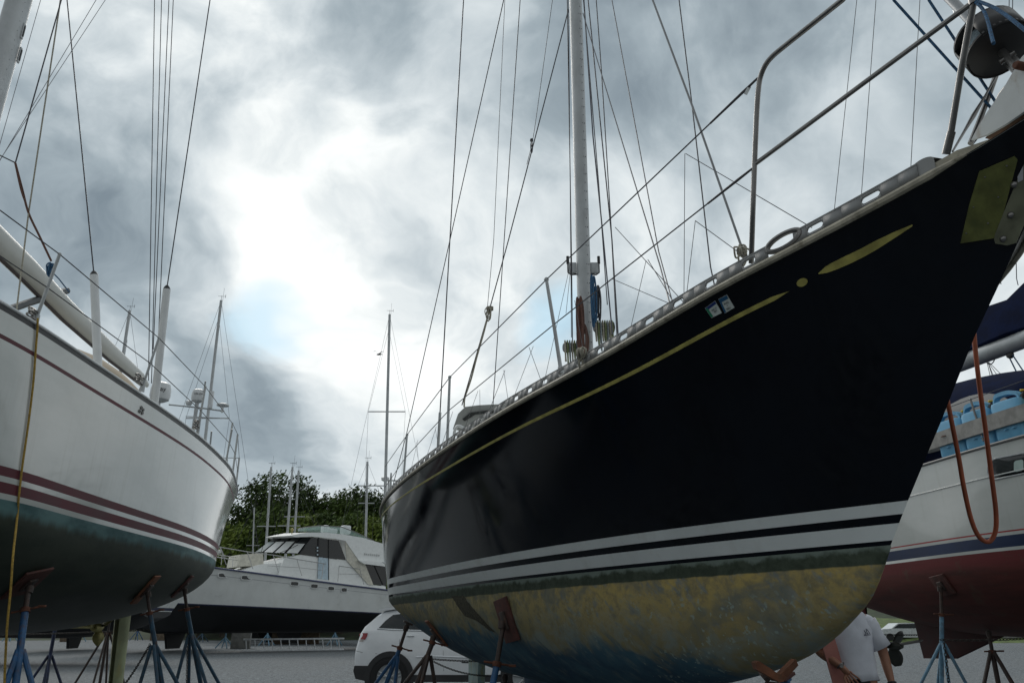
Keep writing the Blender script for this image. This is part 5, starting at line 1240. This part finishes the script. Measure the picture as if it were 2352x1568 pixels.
def cpatch(name,poly,m,off=.006,par=car,dens=3):
    P=[]
    for i,(u,v) in enumerate(poly):
        u2,v2=poly[(i+1)%len(poly)]
        for k in range(dens): P.append(cskin(*cpx(u+(u2-u)*k/dens,v+(v2-v)*k/dens),off))
    cen=[sum(p[0] for p in poly)/len(poly),sum(p[1] for p in poly)/len(poly)]; c=cskin(*cpx(*cen),off)
    b=MB(); b.add(P+[c],[(i,(i+1)%len(P),len(P)) for i in range(len(P))]); return b.build(name,m,par)
cpatch('window',[(869,1441),(884,1424),(900,1411),(925,1407.5),(965,1406.5),(966,1445.5)],M_glass); cpatch('window',[(971,1446),(970,1406.5),(1040,1408),(1046,1449)],M_glass); cpatch('window',[(1051,1449),(1046,1408.5),(1085,1413),(1122,1450)],M_glass)
b=MB(); b.tube([cskin(*cpx(u,v),.008) for u,v in ((866,1443),(900,1446),(960,1448),(1020,1450.5),(1122,1453))],.008,6); b.build('window_trim',M_alu,car)
M_tail=mat('red_lamp_lens',(.28,.01,.015),.15,coat=.5); cpatch('taillight',[(821.5,1456),(826,1452.5),(845,1453),(843,1460),(838,1468),(822,1466.5)],M_tail,.01); cpatch('reversing_light',[(822,1467.5),(836,1469),(833,1473),(824,1472)],mat('clear_lens',(.5,.45,.42),.2),.01)
b=MB(); q=cskin(*cpx(943,1459),.012); b.box(q,(.17,.03,.03),0,None,.012); b.build('door_handle',M_car,car); b=MB(); q=cskin(*cpx(1085,1461),.012); b.box(q,(.17,.03,.03),0,None,.012); b.build('door_handle',M_car,car)
M_seam=mat('dark_seam',(.06,.06,.065),.6)
b=MB()
for line in (((924,1447),(918,1470),(917,1492)),((1018,1451),(1018,1500),(1019,1540)),((866,1500),(830,1497),(817,1494))): b.tube([cskin(*cpx(u,v),.001) for u,v in line],.004,5)
b.build('door_seam',M_seam,car)
b=MB(); b.tube([cskin(*cpx(u,v),.004) for u,v in ((955,1508),(1000,1506),(1100,1510),(1125,1513))],.016,6); b.build('door_moulding',M_car,car)
cpatch('badge',[(1060,1518.5),(1080,1519.5),(1080,1522),(1060,1521)],M_black,.006)
b=MB(); P=[Vector((S0+x,yc0-.80+.0,z)) for x,z in ((.42,1.755),(.62,1.80),(.95,1.83),(.9,1.78),(.6,1.74))]; b.prism(P,(0,1.6,0)); b.build('spoiler',M_car,car)
b=MB(); b.tube([Vector((S0+.95,yc0-.58,1.83)),Vector((S0+1.1,yc0-.58,1.87)),Vector((S0+2.4,yc0-.58,1.86)),Vector((S0+2.5,yc0-.58,1.81))],.02,6); b.build('roof_rail',M_black,car)
zg=lambda v:at_y(895,v,CY).z
wx=[S0+.78,S0+.78+2.9]; wr=.385
M_clad=mat('dark_grey_cladding',(.03,.03,.032),.6)
b=MB(); P=[Vector((S0+x,yc0-.955,z)) for x,z in ((.02,.62),(0.0,.52),(.06,.36),(.36,.30),(.42,.62))]; b.prism(P,(0,.25,0)); P=[Vector((S0+x,yc0-.975,z)) for x,z in ((1.25,.44),(3.2,.44),(3.2,.30),(1.25,.30))]; b.prism(P,(0,.3,0)); b.build('sill_cladding',M_clad,car)
for x in wx:
    b=MB(); pr=[]
    for k in range(25):
        a=math.pi*(-.12+1.24*k/24); pr.append([Vector((x-math.cos(a)*rd,yc0-yy,wr+math.sin(a)*rd)) for rd,yy in ((.53,.93),(.525,.985),(.42,.985),(.415,.75))])
    b.grid(pr); b.build('wheel_arch',M_clad,car)
    b=MB(); b.lathe((x,yc0-.966,wr),(0,1,0),[(.44,0),(.44,.02)],30); b.build('wheel_well',M_black,car)
    b=MB(); b.lathe((x,yc0-.985,wr),(0,1,0),[(.25,.02),(.30,-.005),(.36,0),(.385,.03),(.385,.20),(.2,.22)],40); wt_=b.build('wheel',M_rubber,car)
    b=MB(); b.lathe((x,yc0-.972,wr),(0,1,0),[(.235,.0),(.262,-.012),(.27,.0),(.27,.02)],36); b.build('rim',M_alu,wt_)
    b=MB()
    for k in range(5):
        for dd in(-.10,.10):
            a=2*math.pi*k/5+dd+.3; a2=2*math.pi*k/5+dd*1.6+.3; b.tube([Vector((x+.05*math.cos(a),yc0-.99,wr+.05*math.sin(a))),Vector((x+.25*math.cos(a2),yc0-.982,wr+.25*math.sin(a2)))],[.024,.017],6)
    b.lathe((x,yc0-1.0,wr),(0,1,0),[(.03,0),(.05,.01),(.05,.03)],16); b.build('spoke',M_alu,wt_)
b=MB(); b.box(cskin(*cpx(1130,1444),.1),(.12,.2,.16),0,None,.05); b.build('side_mirror',M_car,car)
# ------------------------------------------------------------------ ladder lying on its edge in front of the motor yacht
la,lb=at_z(556,1494.5,.02),at_z(789,1491,.02); ld=(lb-la).normalized()
lad=empty('ladder',la,'aluminium ladder lying on its edge on the gravel before the motor yacht','ladder')
hl=.60
for z in (.02,hl): 
    b=MB(); b.box((la+lb)/2+UP*z+ (Vector((0,0,0))),((lb-la).length,.09,.095),0,Matrix.Rotation(math.atan2(ld.y,ld.x),3,'Z'),.015); b.build('rail',mat('dull_ladder_aluminium',(.62,.65,.67),.45,metal=.15),lad)
for k in range(12):
    p=la.lerp(lb,(k+.5)/12); b=MB(); b.tube([p+UP*.02,p+UP*hl-ld*.10],.034,6); b.build('rung',mat('dull_ladder_aluminium',(.62,.65,.67),.45,metal=.15),lad)
# ------------------------------------------------------------------ small stands, blocks and boats in the distance
def tiny_stand(label,u,vb,vt,m,d=None):
    g=at_z(u,vb,0.); t=on_plane(u,vt,g,(0,1,0)); f=Vector((g.x,g.y,0)); o=empty('jack_stand',f,label,'jack stand',STG); hz=t.z
    b=MB(); b.tube([f+UP*.35,f+UP*hz],.045,8); b.build('post',m,o); b=MB(); b.box(f+UP*hz,(.35,.35,.04)); b.build('pad',M_plyo,o)
    for k in range(4):
        a=.6+k*1.571; b=MB(); b.tube([f+UP*hz*.62,f+Vector((.55*math.cos(a),.55*math.sin(a),.02))],.035,6); b.build('leg',m,o)
for lab,u,vb,vt,m in (('small pale blue jack stand far under the black bottom, left of the propeller',180,1473,1432,M_lightblue),('small blue jack stand far behind the pale rudder',313,1470,1432,M_bluep),('small blue jack stand under the motor yacht behind the left half of the ladder',612,1482,1438,M_lightblue),('small blue jack stand under the motor yacht at the right half of the ladder',768,1482,1436,M_lightblue),
 ('small blue jack stand far left behind the bright blue stand',22,1472,1430,M_lightblue),('small dark stand far back under the stern of the motor yacht bow',462,1474,1440,M_teal),('small grey stand left of the concrete block',515,1488,1446,M_lightblue),('small blue jack stand far back between the shirt and the propeller',2052,1468,1440,M_lightblue),('small blue jack stand far back right of the pale blue stand',2186,1470,1436,M_bluep)): tiny_stand(lab,u,vb,vt,m)
M_block=mat('concrete_block',(.22,.22,.21),.9,vary=.25,scale=5,bmp=.3); M_timber=mat('old_timber',(.13,.10,.07),.9,vary=.4,scale=6,bmp=.3)
def block(label,u,vb,w,hh,m,cat='block'):
    g=at_z(u,vb,0.); b=MB(); b.box(g+UP*hh/2+Vector((0,.4,0)),(w,.8,hh),0,Matrix.Rotation(.2,3,'Z'),.03); o=b.build('keel_block',m); tag(o,label,cat,'blocks under the keels')
block('grey concrete block under the bow of the motor yacht, left of the ladder',547,1489,1.1,1.15,M_block); block('brown timber block under the black bottomed boat, left of the dark stand',155,1473,1.4,.8,M_timber); block('dark block under the motor yacht between its two stands',705,1478,1.5,1.0,M_timber); block('dark timber block behind the bronze propeller, under the black bottom',362,1470,1.5,1.0,M_timber)
block('dark block far under the motor yacht behind the ladder, left end',640,1478,1.2,1.,M_timber); block('pale block far back at the right edge under the red bottom',2330,1473,3.0,1.2,M_block)
# dark hulled boat and car far back at the right
fb_=far_boat('distant boat with a dark bottom seen low between the skeg and the pale blue stand',(2480,700),(2470,1300),52,.08,[],R(-80),11.,vane=False)
def small_car(label,u,vb,m):
    g=at_z(u,vb,0.); o=empty('parked_car',g,label,'car'); 
    prof=[(-2.2,.35),(-2.25,.8),(-1.9,.98),(-1.2,1.02),(-.6,1.42),(.8,1.45),(1.6,1.02),(2.2,.92),(2.28,.6),(2.2,.35)]
    b=MB(); b.prism([g+Vector((x,-.85,z)) for x,z in prof],(0,1.7,0)); b.build('body',m,o)
    b=MB(); b.prism([g+Vector((x,-.862,z)) for x,z in ((-1.05,1.04),(-.55,1.36),(.75,1.39),(1.35,1.04))],(0,.01,0)); b.build('window',M_glass,o)
    for x in(-1.4,1.4):
        b=MB(); b.lathe(g+Vector((x,-.88,.33)),(0,1,0),[(.2,-.01),(.33,0),(.33,.2)],18); b.build('wheel',M_rubber,o)
small_car('small silver car far back between the person and the propeller',2075,1473,mat('silver_car_paint',(.55,.57,.58),.3,coat=.5)); small_car('small white car far back under the skeg of the red bottomed boat',2150,1472,M_car)
g=MB(); rr=[]
for i in range(30):
    x=20+3.5*i; rr.append([Vector((x,66+2*math.sin(i),0)),Vector((x,69,.5+.25*math.sin(i*1.7))),Vector((x,74,1.3+.4*math.sin(i*.9))),Vector((x,90,2.2)),Vector((x,120,2.5))])
g.grid(rr); bank=g.build('grass_bank',mat('rough_grass',(.09,.13,.03),.95,vary=.6,scale=1.6,bmp=1.,bscale=6)); tag(bank,'rough grass bank at the far edge of the yard','bank',kind='structure')
g=MB(); rr=[]
for i in range(40):
    x=-90+4*i; rr.append([Vector((x,74+2*math.sin(i),0)),Vector((x,80,.8)),Vector((x,95,3.0+.6*math.sin(i*.8))),Vector((x,120,6)),Vector((x,170,8))])
g.grid(rr); hill=g.build('hill',mat('undergrowth_soil',(.03,.045,.018),.95,vary=.5,scale=1.,bmp=1.,bscale=3)); tag(hill,'low hill under the trees','hill',kind='structure')
# ------------------------------------------------------------------ trees
def leafmat(name,c1,c2):
    m,nt,b=newmat(name); o=nt.obj(); n=nt.noise(o,.55,4,.6).outputs[0]; n2=nt.noise(o,5.,3).outputs[0]
    c=nt.mix(nt.sstep(n,.35,.65),c1,c2); c=nt.mix(nt.math('MULTIPLY',nt.sstep(n2,.5,.75),.5),c,tuple(x*1.5 for x in c2)); link(nt,b,'Base Color',c); b.inputs['Roughness'].default_value=.7; b.inputs['Specular IOR Level'].default_value=.25; return m
LM=[leafmat('dark_green_leaves',(.024,.044,.012),(.06,.095,.022)),leafmat('mid_green_leaves',(.036,.064,.013),(.085,.13,.026)),leafmat('yellow_green_leaves',(.07,.11,.018),(.16,.21,.04))]
M_bark=mat('grey_bark',(.07,.06,.045),.9,vary=.4,scale=3)
def tree(label,u,v,d,wd,kind,seed):
    rr=random.Random(seed); t=zc(u,v,d); x,y=t.x,t.y; hgt=t.z; gz=0 if y<78 else .5+(y-80)*.12
    o=empty('tree',(x,y,0),label,'tree','trees beyond the yard')
    tk=MB(); lean=rr.uniform(-.5,.5); tk.tube([(x,y,0),(x+lean*.4,y,hgt*.35),(x+lean,y,hgt*.7)],[.32,.22,.08],8)
    lobes=[]
    for k in range(22):
        a=rr.uniform(0,6.28); q=rr.uniform(.0,1); z=hgt*(.22+.66*q); rad=wd*(.95-.75*abs(q-.35))*rr.uniform(.45,1); c=Vector((x+lean*q+math.cos(a)*rad*.62,y+math.sin(a)*rad*.62,z)); lobes.append((c,wd*rr.uniform(.30,.50)))
        tk.tube([(x+lean*.4*q,y,z*.75),c],[.09,.03],5)
    lobes.append((Vector((x+lean,y,hgt-wd*.30)),wd*.30))
    for k in range(9): lobes.append((Vector((x+rr.uniform(-.5,.5)*wd,y-rr.uniform(.2,.6)*wd,hgt*rr.uniform(.3,.75))),wd*rr.uniform(.22,.34)))
    tk.build('trunk',M_bark,o); b=MB()
    for c,rad in lobes:
        for _ in range(40):
            dv=Vector((rr.gauss(0,1),rr.gauss(0,1),rr.gauss(0,1))).normalized(); e=c+dv*rad*rr.uniform(.45,1.12)
            if e.z>hgt+.35: e.z=hgt-rr.uniform(0,.5)
            for _ in range(11):
                s=rr.uniform(.13,.28); q=e+Vector((rr.gauss(0,.34),rr.gauss(0,.34),rr.gauss(0,.26))); n=Vector((rr.gauss(0,.7),rr.gauss(0,.7),rr.uniform(.1,1))).normalized(); uu=n.orthogonal().normalized()*s; ww=n.cross(uu)*.7
                b.add([q-uu,q-ww*.6,q+uu,q+ww*.6],[(0,1,2,3)],0,False)
    b.build('crown',LM[kind],o,recalc=False)
TR=[('tall dark tree just right of the white stern, top left of the wood',548,1162,80,4.2,0),('rounded tall tree behind the farthest left mast',592,1104,84,4.6,0),('tallest tree, behind the left mast of the close pair',636,1084,86,4.8,1),('tall dark tree behind the right mast of the close pair',686,1092,84,4.2,0),('dark tree in the dip right of the tallest trees',735,1142,86,4.2,0),('rounded tree above the tinted flybridge screen',778,1130,84,4.2,1),('tall tree left of the lone spreader mast',818,1120,86,4.4,0),('tree touching the edge of the navy stern',860,1128,86,4.4,0),('tree mostly hidden behind the navy stern',905,1140,88,4.6,0),('tree mostly hidden behind the white stern',500,1180,82,4.5,1),
 ('yellowish bush tree low beside the white stern',540,1212,74,3.2,2),('mid green tree low behind the wheelhouse roof',596,1186,76,3.4,1),('pale green tree between the close pair and the flybridge',700,1178,75,3.0,2),('mid green tree in front of the tallest trees',650,1160,77,3.6,1),('dark tree low behind the flybridge seats',752,1182,76,3.4,0),('mid green tree low behind the flybridge screen',800,1176,76,3.4,1),('yellowish tree low beside the navy stern',852,1186,75,3.2,2),('dark low tree farthest left behind the bow rail',488,1225,74,3.2,0)]
for i,(l,u,v,d,w,k) in enumerate(TR): tree(l,u,v,d,w,k,100+i)
# ------------------------------------------------------------------ gull
c=zc(871,814,60); b=MB(); rr=[]
bd_=MB(); bd_.lathe(c-Vector((.22,0,0)),(1,0,.05),[(.01,0),(.06,.1),(.07,.2),(.05,.34),(.015,.46)],12)
for sx in (-1,1):
    rows_=[]
    for i in range(7):
        f=i/6; q=c+Vector((sx*f*.42-.02,-.15*f,.05+.16*math.sin(f*2.4)*(1 if sx>0 else 1.2))); rows_.append([q+Vector((.02,.09*(1-f*.8),0)),q,q+Vector((0,-.09*(1-f*.8),0))])
    bd_.grid(rows_)
gull=bd_.build('gull',mat('dark_feathers',(.06,.06,.065),.8)); tag(gull,'small dark gull gliding in front of the clouds','bird')
# ------------------------------------------------------------------ person between the two hulls
PD=7.35
pxy=zc(1958,1480,PD); PX,PY=pxy.x,pxy.y
fx=Vector((1,-.12,0)).normalized(); fy=Vector((-.12,-1,0)).normalized()      # picture right, towards the camera
def pw(x,y,z): return Vector((PX,PY,0))+fx*x+fy*y+UP*z
def skin(name,verts,edges,radii,m,parent,root=0,sub=2):
    base=wloc(parent) if parent else Vector((0,0,0)); me=bpy.data.meshes.new(name); me.from_pydata([Vector(v)-base for v in verts],edges,[]); me.materials.append(m)
    o=bpy.data.objects.new(name,me); col.objects.link(o)
    if parent: o.parent=parent
    md=o.modifiers.new('skin','SKIN'); md.use_smooth_shade=True
    for i,r in enumerate(radii):
        sv=me.skin_vertices[0].data[i]; sv.radius=(r,r) if not isinstance(r,tuple) else r; sv.use_root=(i==root)
    sm_=o.modifiers.new('smooth','SUBSURF'); sm_.levels=sub; sm_.render_levels=sub; return o
person=empty('person',(PX,PY,0),'person in a white t-shirt and dark shorts standing behind the navy bow','person')
M_skin=mat('tanned_skin',(.30,.14,.085),.55,vary=.15,scale=8)
V=[];E_=[];Rr=[]
def j(p,r,par=None):
    V.append(p); Rr.append(r)
    if par is not None: E_.append((par,len(V)-1))
    return len(V)-1
pel=j(pw(0,0,.98),(.155,.115)); wa=j(pw(0,.01,1.14),(.145,.11),pel); ch=j(pw(0,.0,1.36),(.165,.12),wa); sh_=j(pw(0,-.01,1.50),(.10,.08),ch); nk=j(pw(0,.01,1.62),.055,sh_); hd0=j(pw(0,.03,1.70),.075,nk); hd=j(pw(0,.03,1.78),.095,hd0); hd2=j(pw(0,.02,1.87),.07,hd)
hands=[]
for sg,elb,wri,hnd in ((-1,(-.33,.04,1.25),(-.175,.22,1.115),(-.13,.25,1.05)),(1,(.275,-.03,1.22),(.285,.06,.96),(.29,.09,.87))):
    s=j(pw(.185*sg,-.01,1.51),.075,sh_); u1=j(pw((.185*sg+elb[0])/2+.02*sg,elb[1]/2,(1.5+elb[2])/2),.058,s); e=j(pw(*elb),.047,u1); f1=j(pw(*[elb[i]*.6+wri[i]*.4 for i in range(3)]),.045,e); w=j(pw(*wri),.030,f1); h=j(pw(*hnd),(.042,.022),w); hands.append((w,h,wri,hnd,sg))
for sg in(-1,1):
    hp_=j(pw(.10*sg,0,.90),.10,pel); kn_=j(pw(.12*sg,.03,.50),.062,hp_); cf=j(pw(.125*sg,-.01,.34),.056,kn_); an=j(pw(.13*sg,-.03,.09),.038,cf); ft_=j(pw(.15*sg,.12,.04),.038,an)
body_=skin('body',V,E_,Rr,M_skin,person)
# fingers: four and a thumb on each hand, spread and slightly bent
for w,h,wri,hnd,sg in hands:
    W_,H_=pw(*wri),pw(*hnd); d=(H_-W_).normalized(); pn=fy; sd_=d.cross(pn).normalized()
    b=MB()
    for k,(o_,L_) in enumerate(((-.030,.075),(-.010,.088),(.011,.082),(.031,.064))):
        sp=sd_*o_; a=H_+sp+d*.008; q1=a+d*L_*.45+sd_*o_*.35; q2=a+d*L_*.78+sd_*o_*.55+pn*-.006; q3=a+d*L_+sd_*o_*.6+pn*-.014; b.tube([a-d*.03,a,q1,q2,q3],[.0095,.0098,.009,.008,.0055],8)
    th=H_-d*.02; b.tube([th-sd_*.02*sg,th-sd_*.050*sg+d*.01,th-sd_*.066*sg+d*.045,th-sd_*.066*sg+d*.07],[.013,.012,.010,.007],8)
    b.build('fingers',M_skin,person)
# head details, seen only from other positions
b=MB(); hc=pw(0,.03,1.79)
b.ball(hc+UP*.045-fy*.015,.108,0,(1,1.05,.95)); b.build('hair',mat('grey_brown_hair',(.12,.10,.08),.85,vary=.3,scale=30),person)
b=MB()
for s in(-1,1): b.ball(hc+fx*.034*s+fy*.092-UP*.0,.012)
b.build('eyes',mat('eye_white',(.6,.6,.58),.3),person)
b=MB(); b.tube([hc+fy*.09+UP*.01,hc+fy*.122-UP*.035,hc+fy*.10-UP*.045],[.008,.015,.010],8); b.build('nose',M_skin,person)
b=MB(); b.tube([hc-fx*.026+fy*.092-UP*.075,hc+fy*.104-UP*.073,hc+fx*.026+fy*.092-UP*.075],[.004,.008,.004],8); b.build('mouth',mat('lips',(.25,.09,.08),.5),person)
for s in(-1,1):
    b=MB(); b.ball(hc+fx*.098*s-UP*.01,.03,0,(.35,.6,1)); b.build('ear',M_skin,person)
# t-shirt: lofted rings with folds, plus sleeves
def tee():
    b=MB(); rr=[]
    prof=[(1.02,.188,.138,.0),(1.06,.185,.137,.0),(1.14,.178,.132,.0),(1.24,.178,.132,.0),(1.34,.188,.135,0),(1.43,.200,.132,0),(1.49,.195,.118,0),(1.54,.17,.105,0),(1.585,.135,.10,0),(1.615,.078,.078,.01)]
    for z,a,d,o in prof:
        rr.append([pw((a+.006*math.sin(5*q+z*38)+.005*math.sin(9*q-z*50))*math.cos(q),(d+.007*math.sin(4*q+z*30)+.006*math.sin(7*q-z*46))*math.sin(q)+o,z+.012*math.sin(2*q)*(1 if z<1.1 else 0)-(.03 if z<1.05 and math.cos(q)>0 else 0)) for q in [2*math.pi*k/48 for k in range(48)]])
    b.grid(rr,close=True)
    for sg,e in ((-1,(-.30,.03,1.30)),(1,(.262,-.02,1.28))):
        b.ball(pw(.150*sg,-.01,1.492),.088,0,(1,.95,.9)); s=pw(.15*sg,-.01,1.50); t_=pw(*e); d=(t_-s).normalized(); u=d.orthogonal().normalized(); w=d.cross(u); r2=[]
        for i,(f,ra) in enumerate(((0,.095),(.25,.092),(.6,.086),(1.0,.088))):
            c=s.lerp(t_,f); r2.append([c+(u*math.cos(q)+w*math.sin(q))*(ra+.006*math.sin(3*q+i*2)) for q in [2*math.pi*k/28 for k in range(28)]])
        b.grid(r2,close=True)
    return b.build('shirt',mat('white_cotton',(.62,.64,.70),.9,vary=.06,scale=9,bmp=.25,bscale=26),person,solid=.004)
shirt=tee()
b=MB()
for pts in (((.085,1.43),(.10,1.40),(.085,1.392)),((.105,1.445),(.112,1.40)),((.112,1.44),(.135,1.402),(.112,1.398)),((.08,1.388),(.14,1.392))): b.tube([pw(x,.137-.18*(x-.06),z) for x,z in pts],.003,5)
b.build('shirt_emblem',mat('navy_print',(.02,.025,.06),.8),shirt)
b=MB(); rr=[[pw(a*math.cos(q),d*math.sin(q),z) for q in [2*math.pi*k/36 for k in range(36)]] for z,a,d in ((.80,.19,.14),(.90,.187,.142),(1.0,.160,.115),(1.04,.150,.105))]; b.grid(rr,close=True)
for sg in(-1,1): 
    b.tube([pw(.095*sg,0,.90),pw(.105*sg,.01,.72),pw(.115*sg,.02,.56)],[.112,.108,.102],24,0,False)
b.build('shorts',mat('dark_cotton',(.02,.02,.025),.9,vary=.3,scale=12,bmp=.2),person,solid=.005)
for (w,h,wri,hnd,sg),mm,nm in zip(hands,(M_steel,M_black),('wristwatch','wristband')):
    b=MB(); W_,H_=pw(*wri),pw(*hnd); b.torus(W_-(H_-W_).normalized()*.02,H_-W_,.034,.009,20,8)
    if sg<0: b.lathe(W_-(H_-W_).normalized()*.02+fy*.03,fy,[(.018,0),(.018,.009)],14)
    b.build(nm,mm,person)
for sg in(-1,1):
    b=MB(); c=pw(.145*sg,.05,.045); b.box(c,(.10,.27,.09),0,Matrix.Rotation(.12,3,'Z'),.035); b.build('shoe',M_rubber,person)
# salmon plank leaning behind the bow
p0=zc(1893,1440,7.25); p1=zc(2003,1812,7.0); p1.z=0.02
dv=(p1-p0).normalized(); sx=Vector((1,0,0)); sx=(sx-dv*sx.dot(dv)).normalized(); nz=dv.cross(sx)
b=MB(); b.add([p+sx*a+nz*c for p in (p0,p1) for a in(-.065,.065) for c in(-.012,.012)],[(0,1,3,2),(4,6,7,5),(0,4,5,1),(2,3,7,6),(0,2,6,4),(1,5,7,3)],0,False); o=b.build('plank',mat('salmon_painted_plank',(.42,.17,.14),.7,vary=.15,scale=5)); tag(o,'salmon painted plank leaning beside the arm of the person','plank')
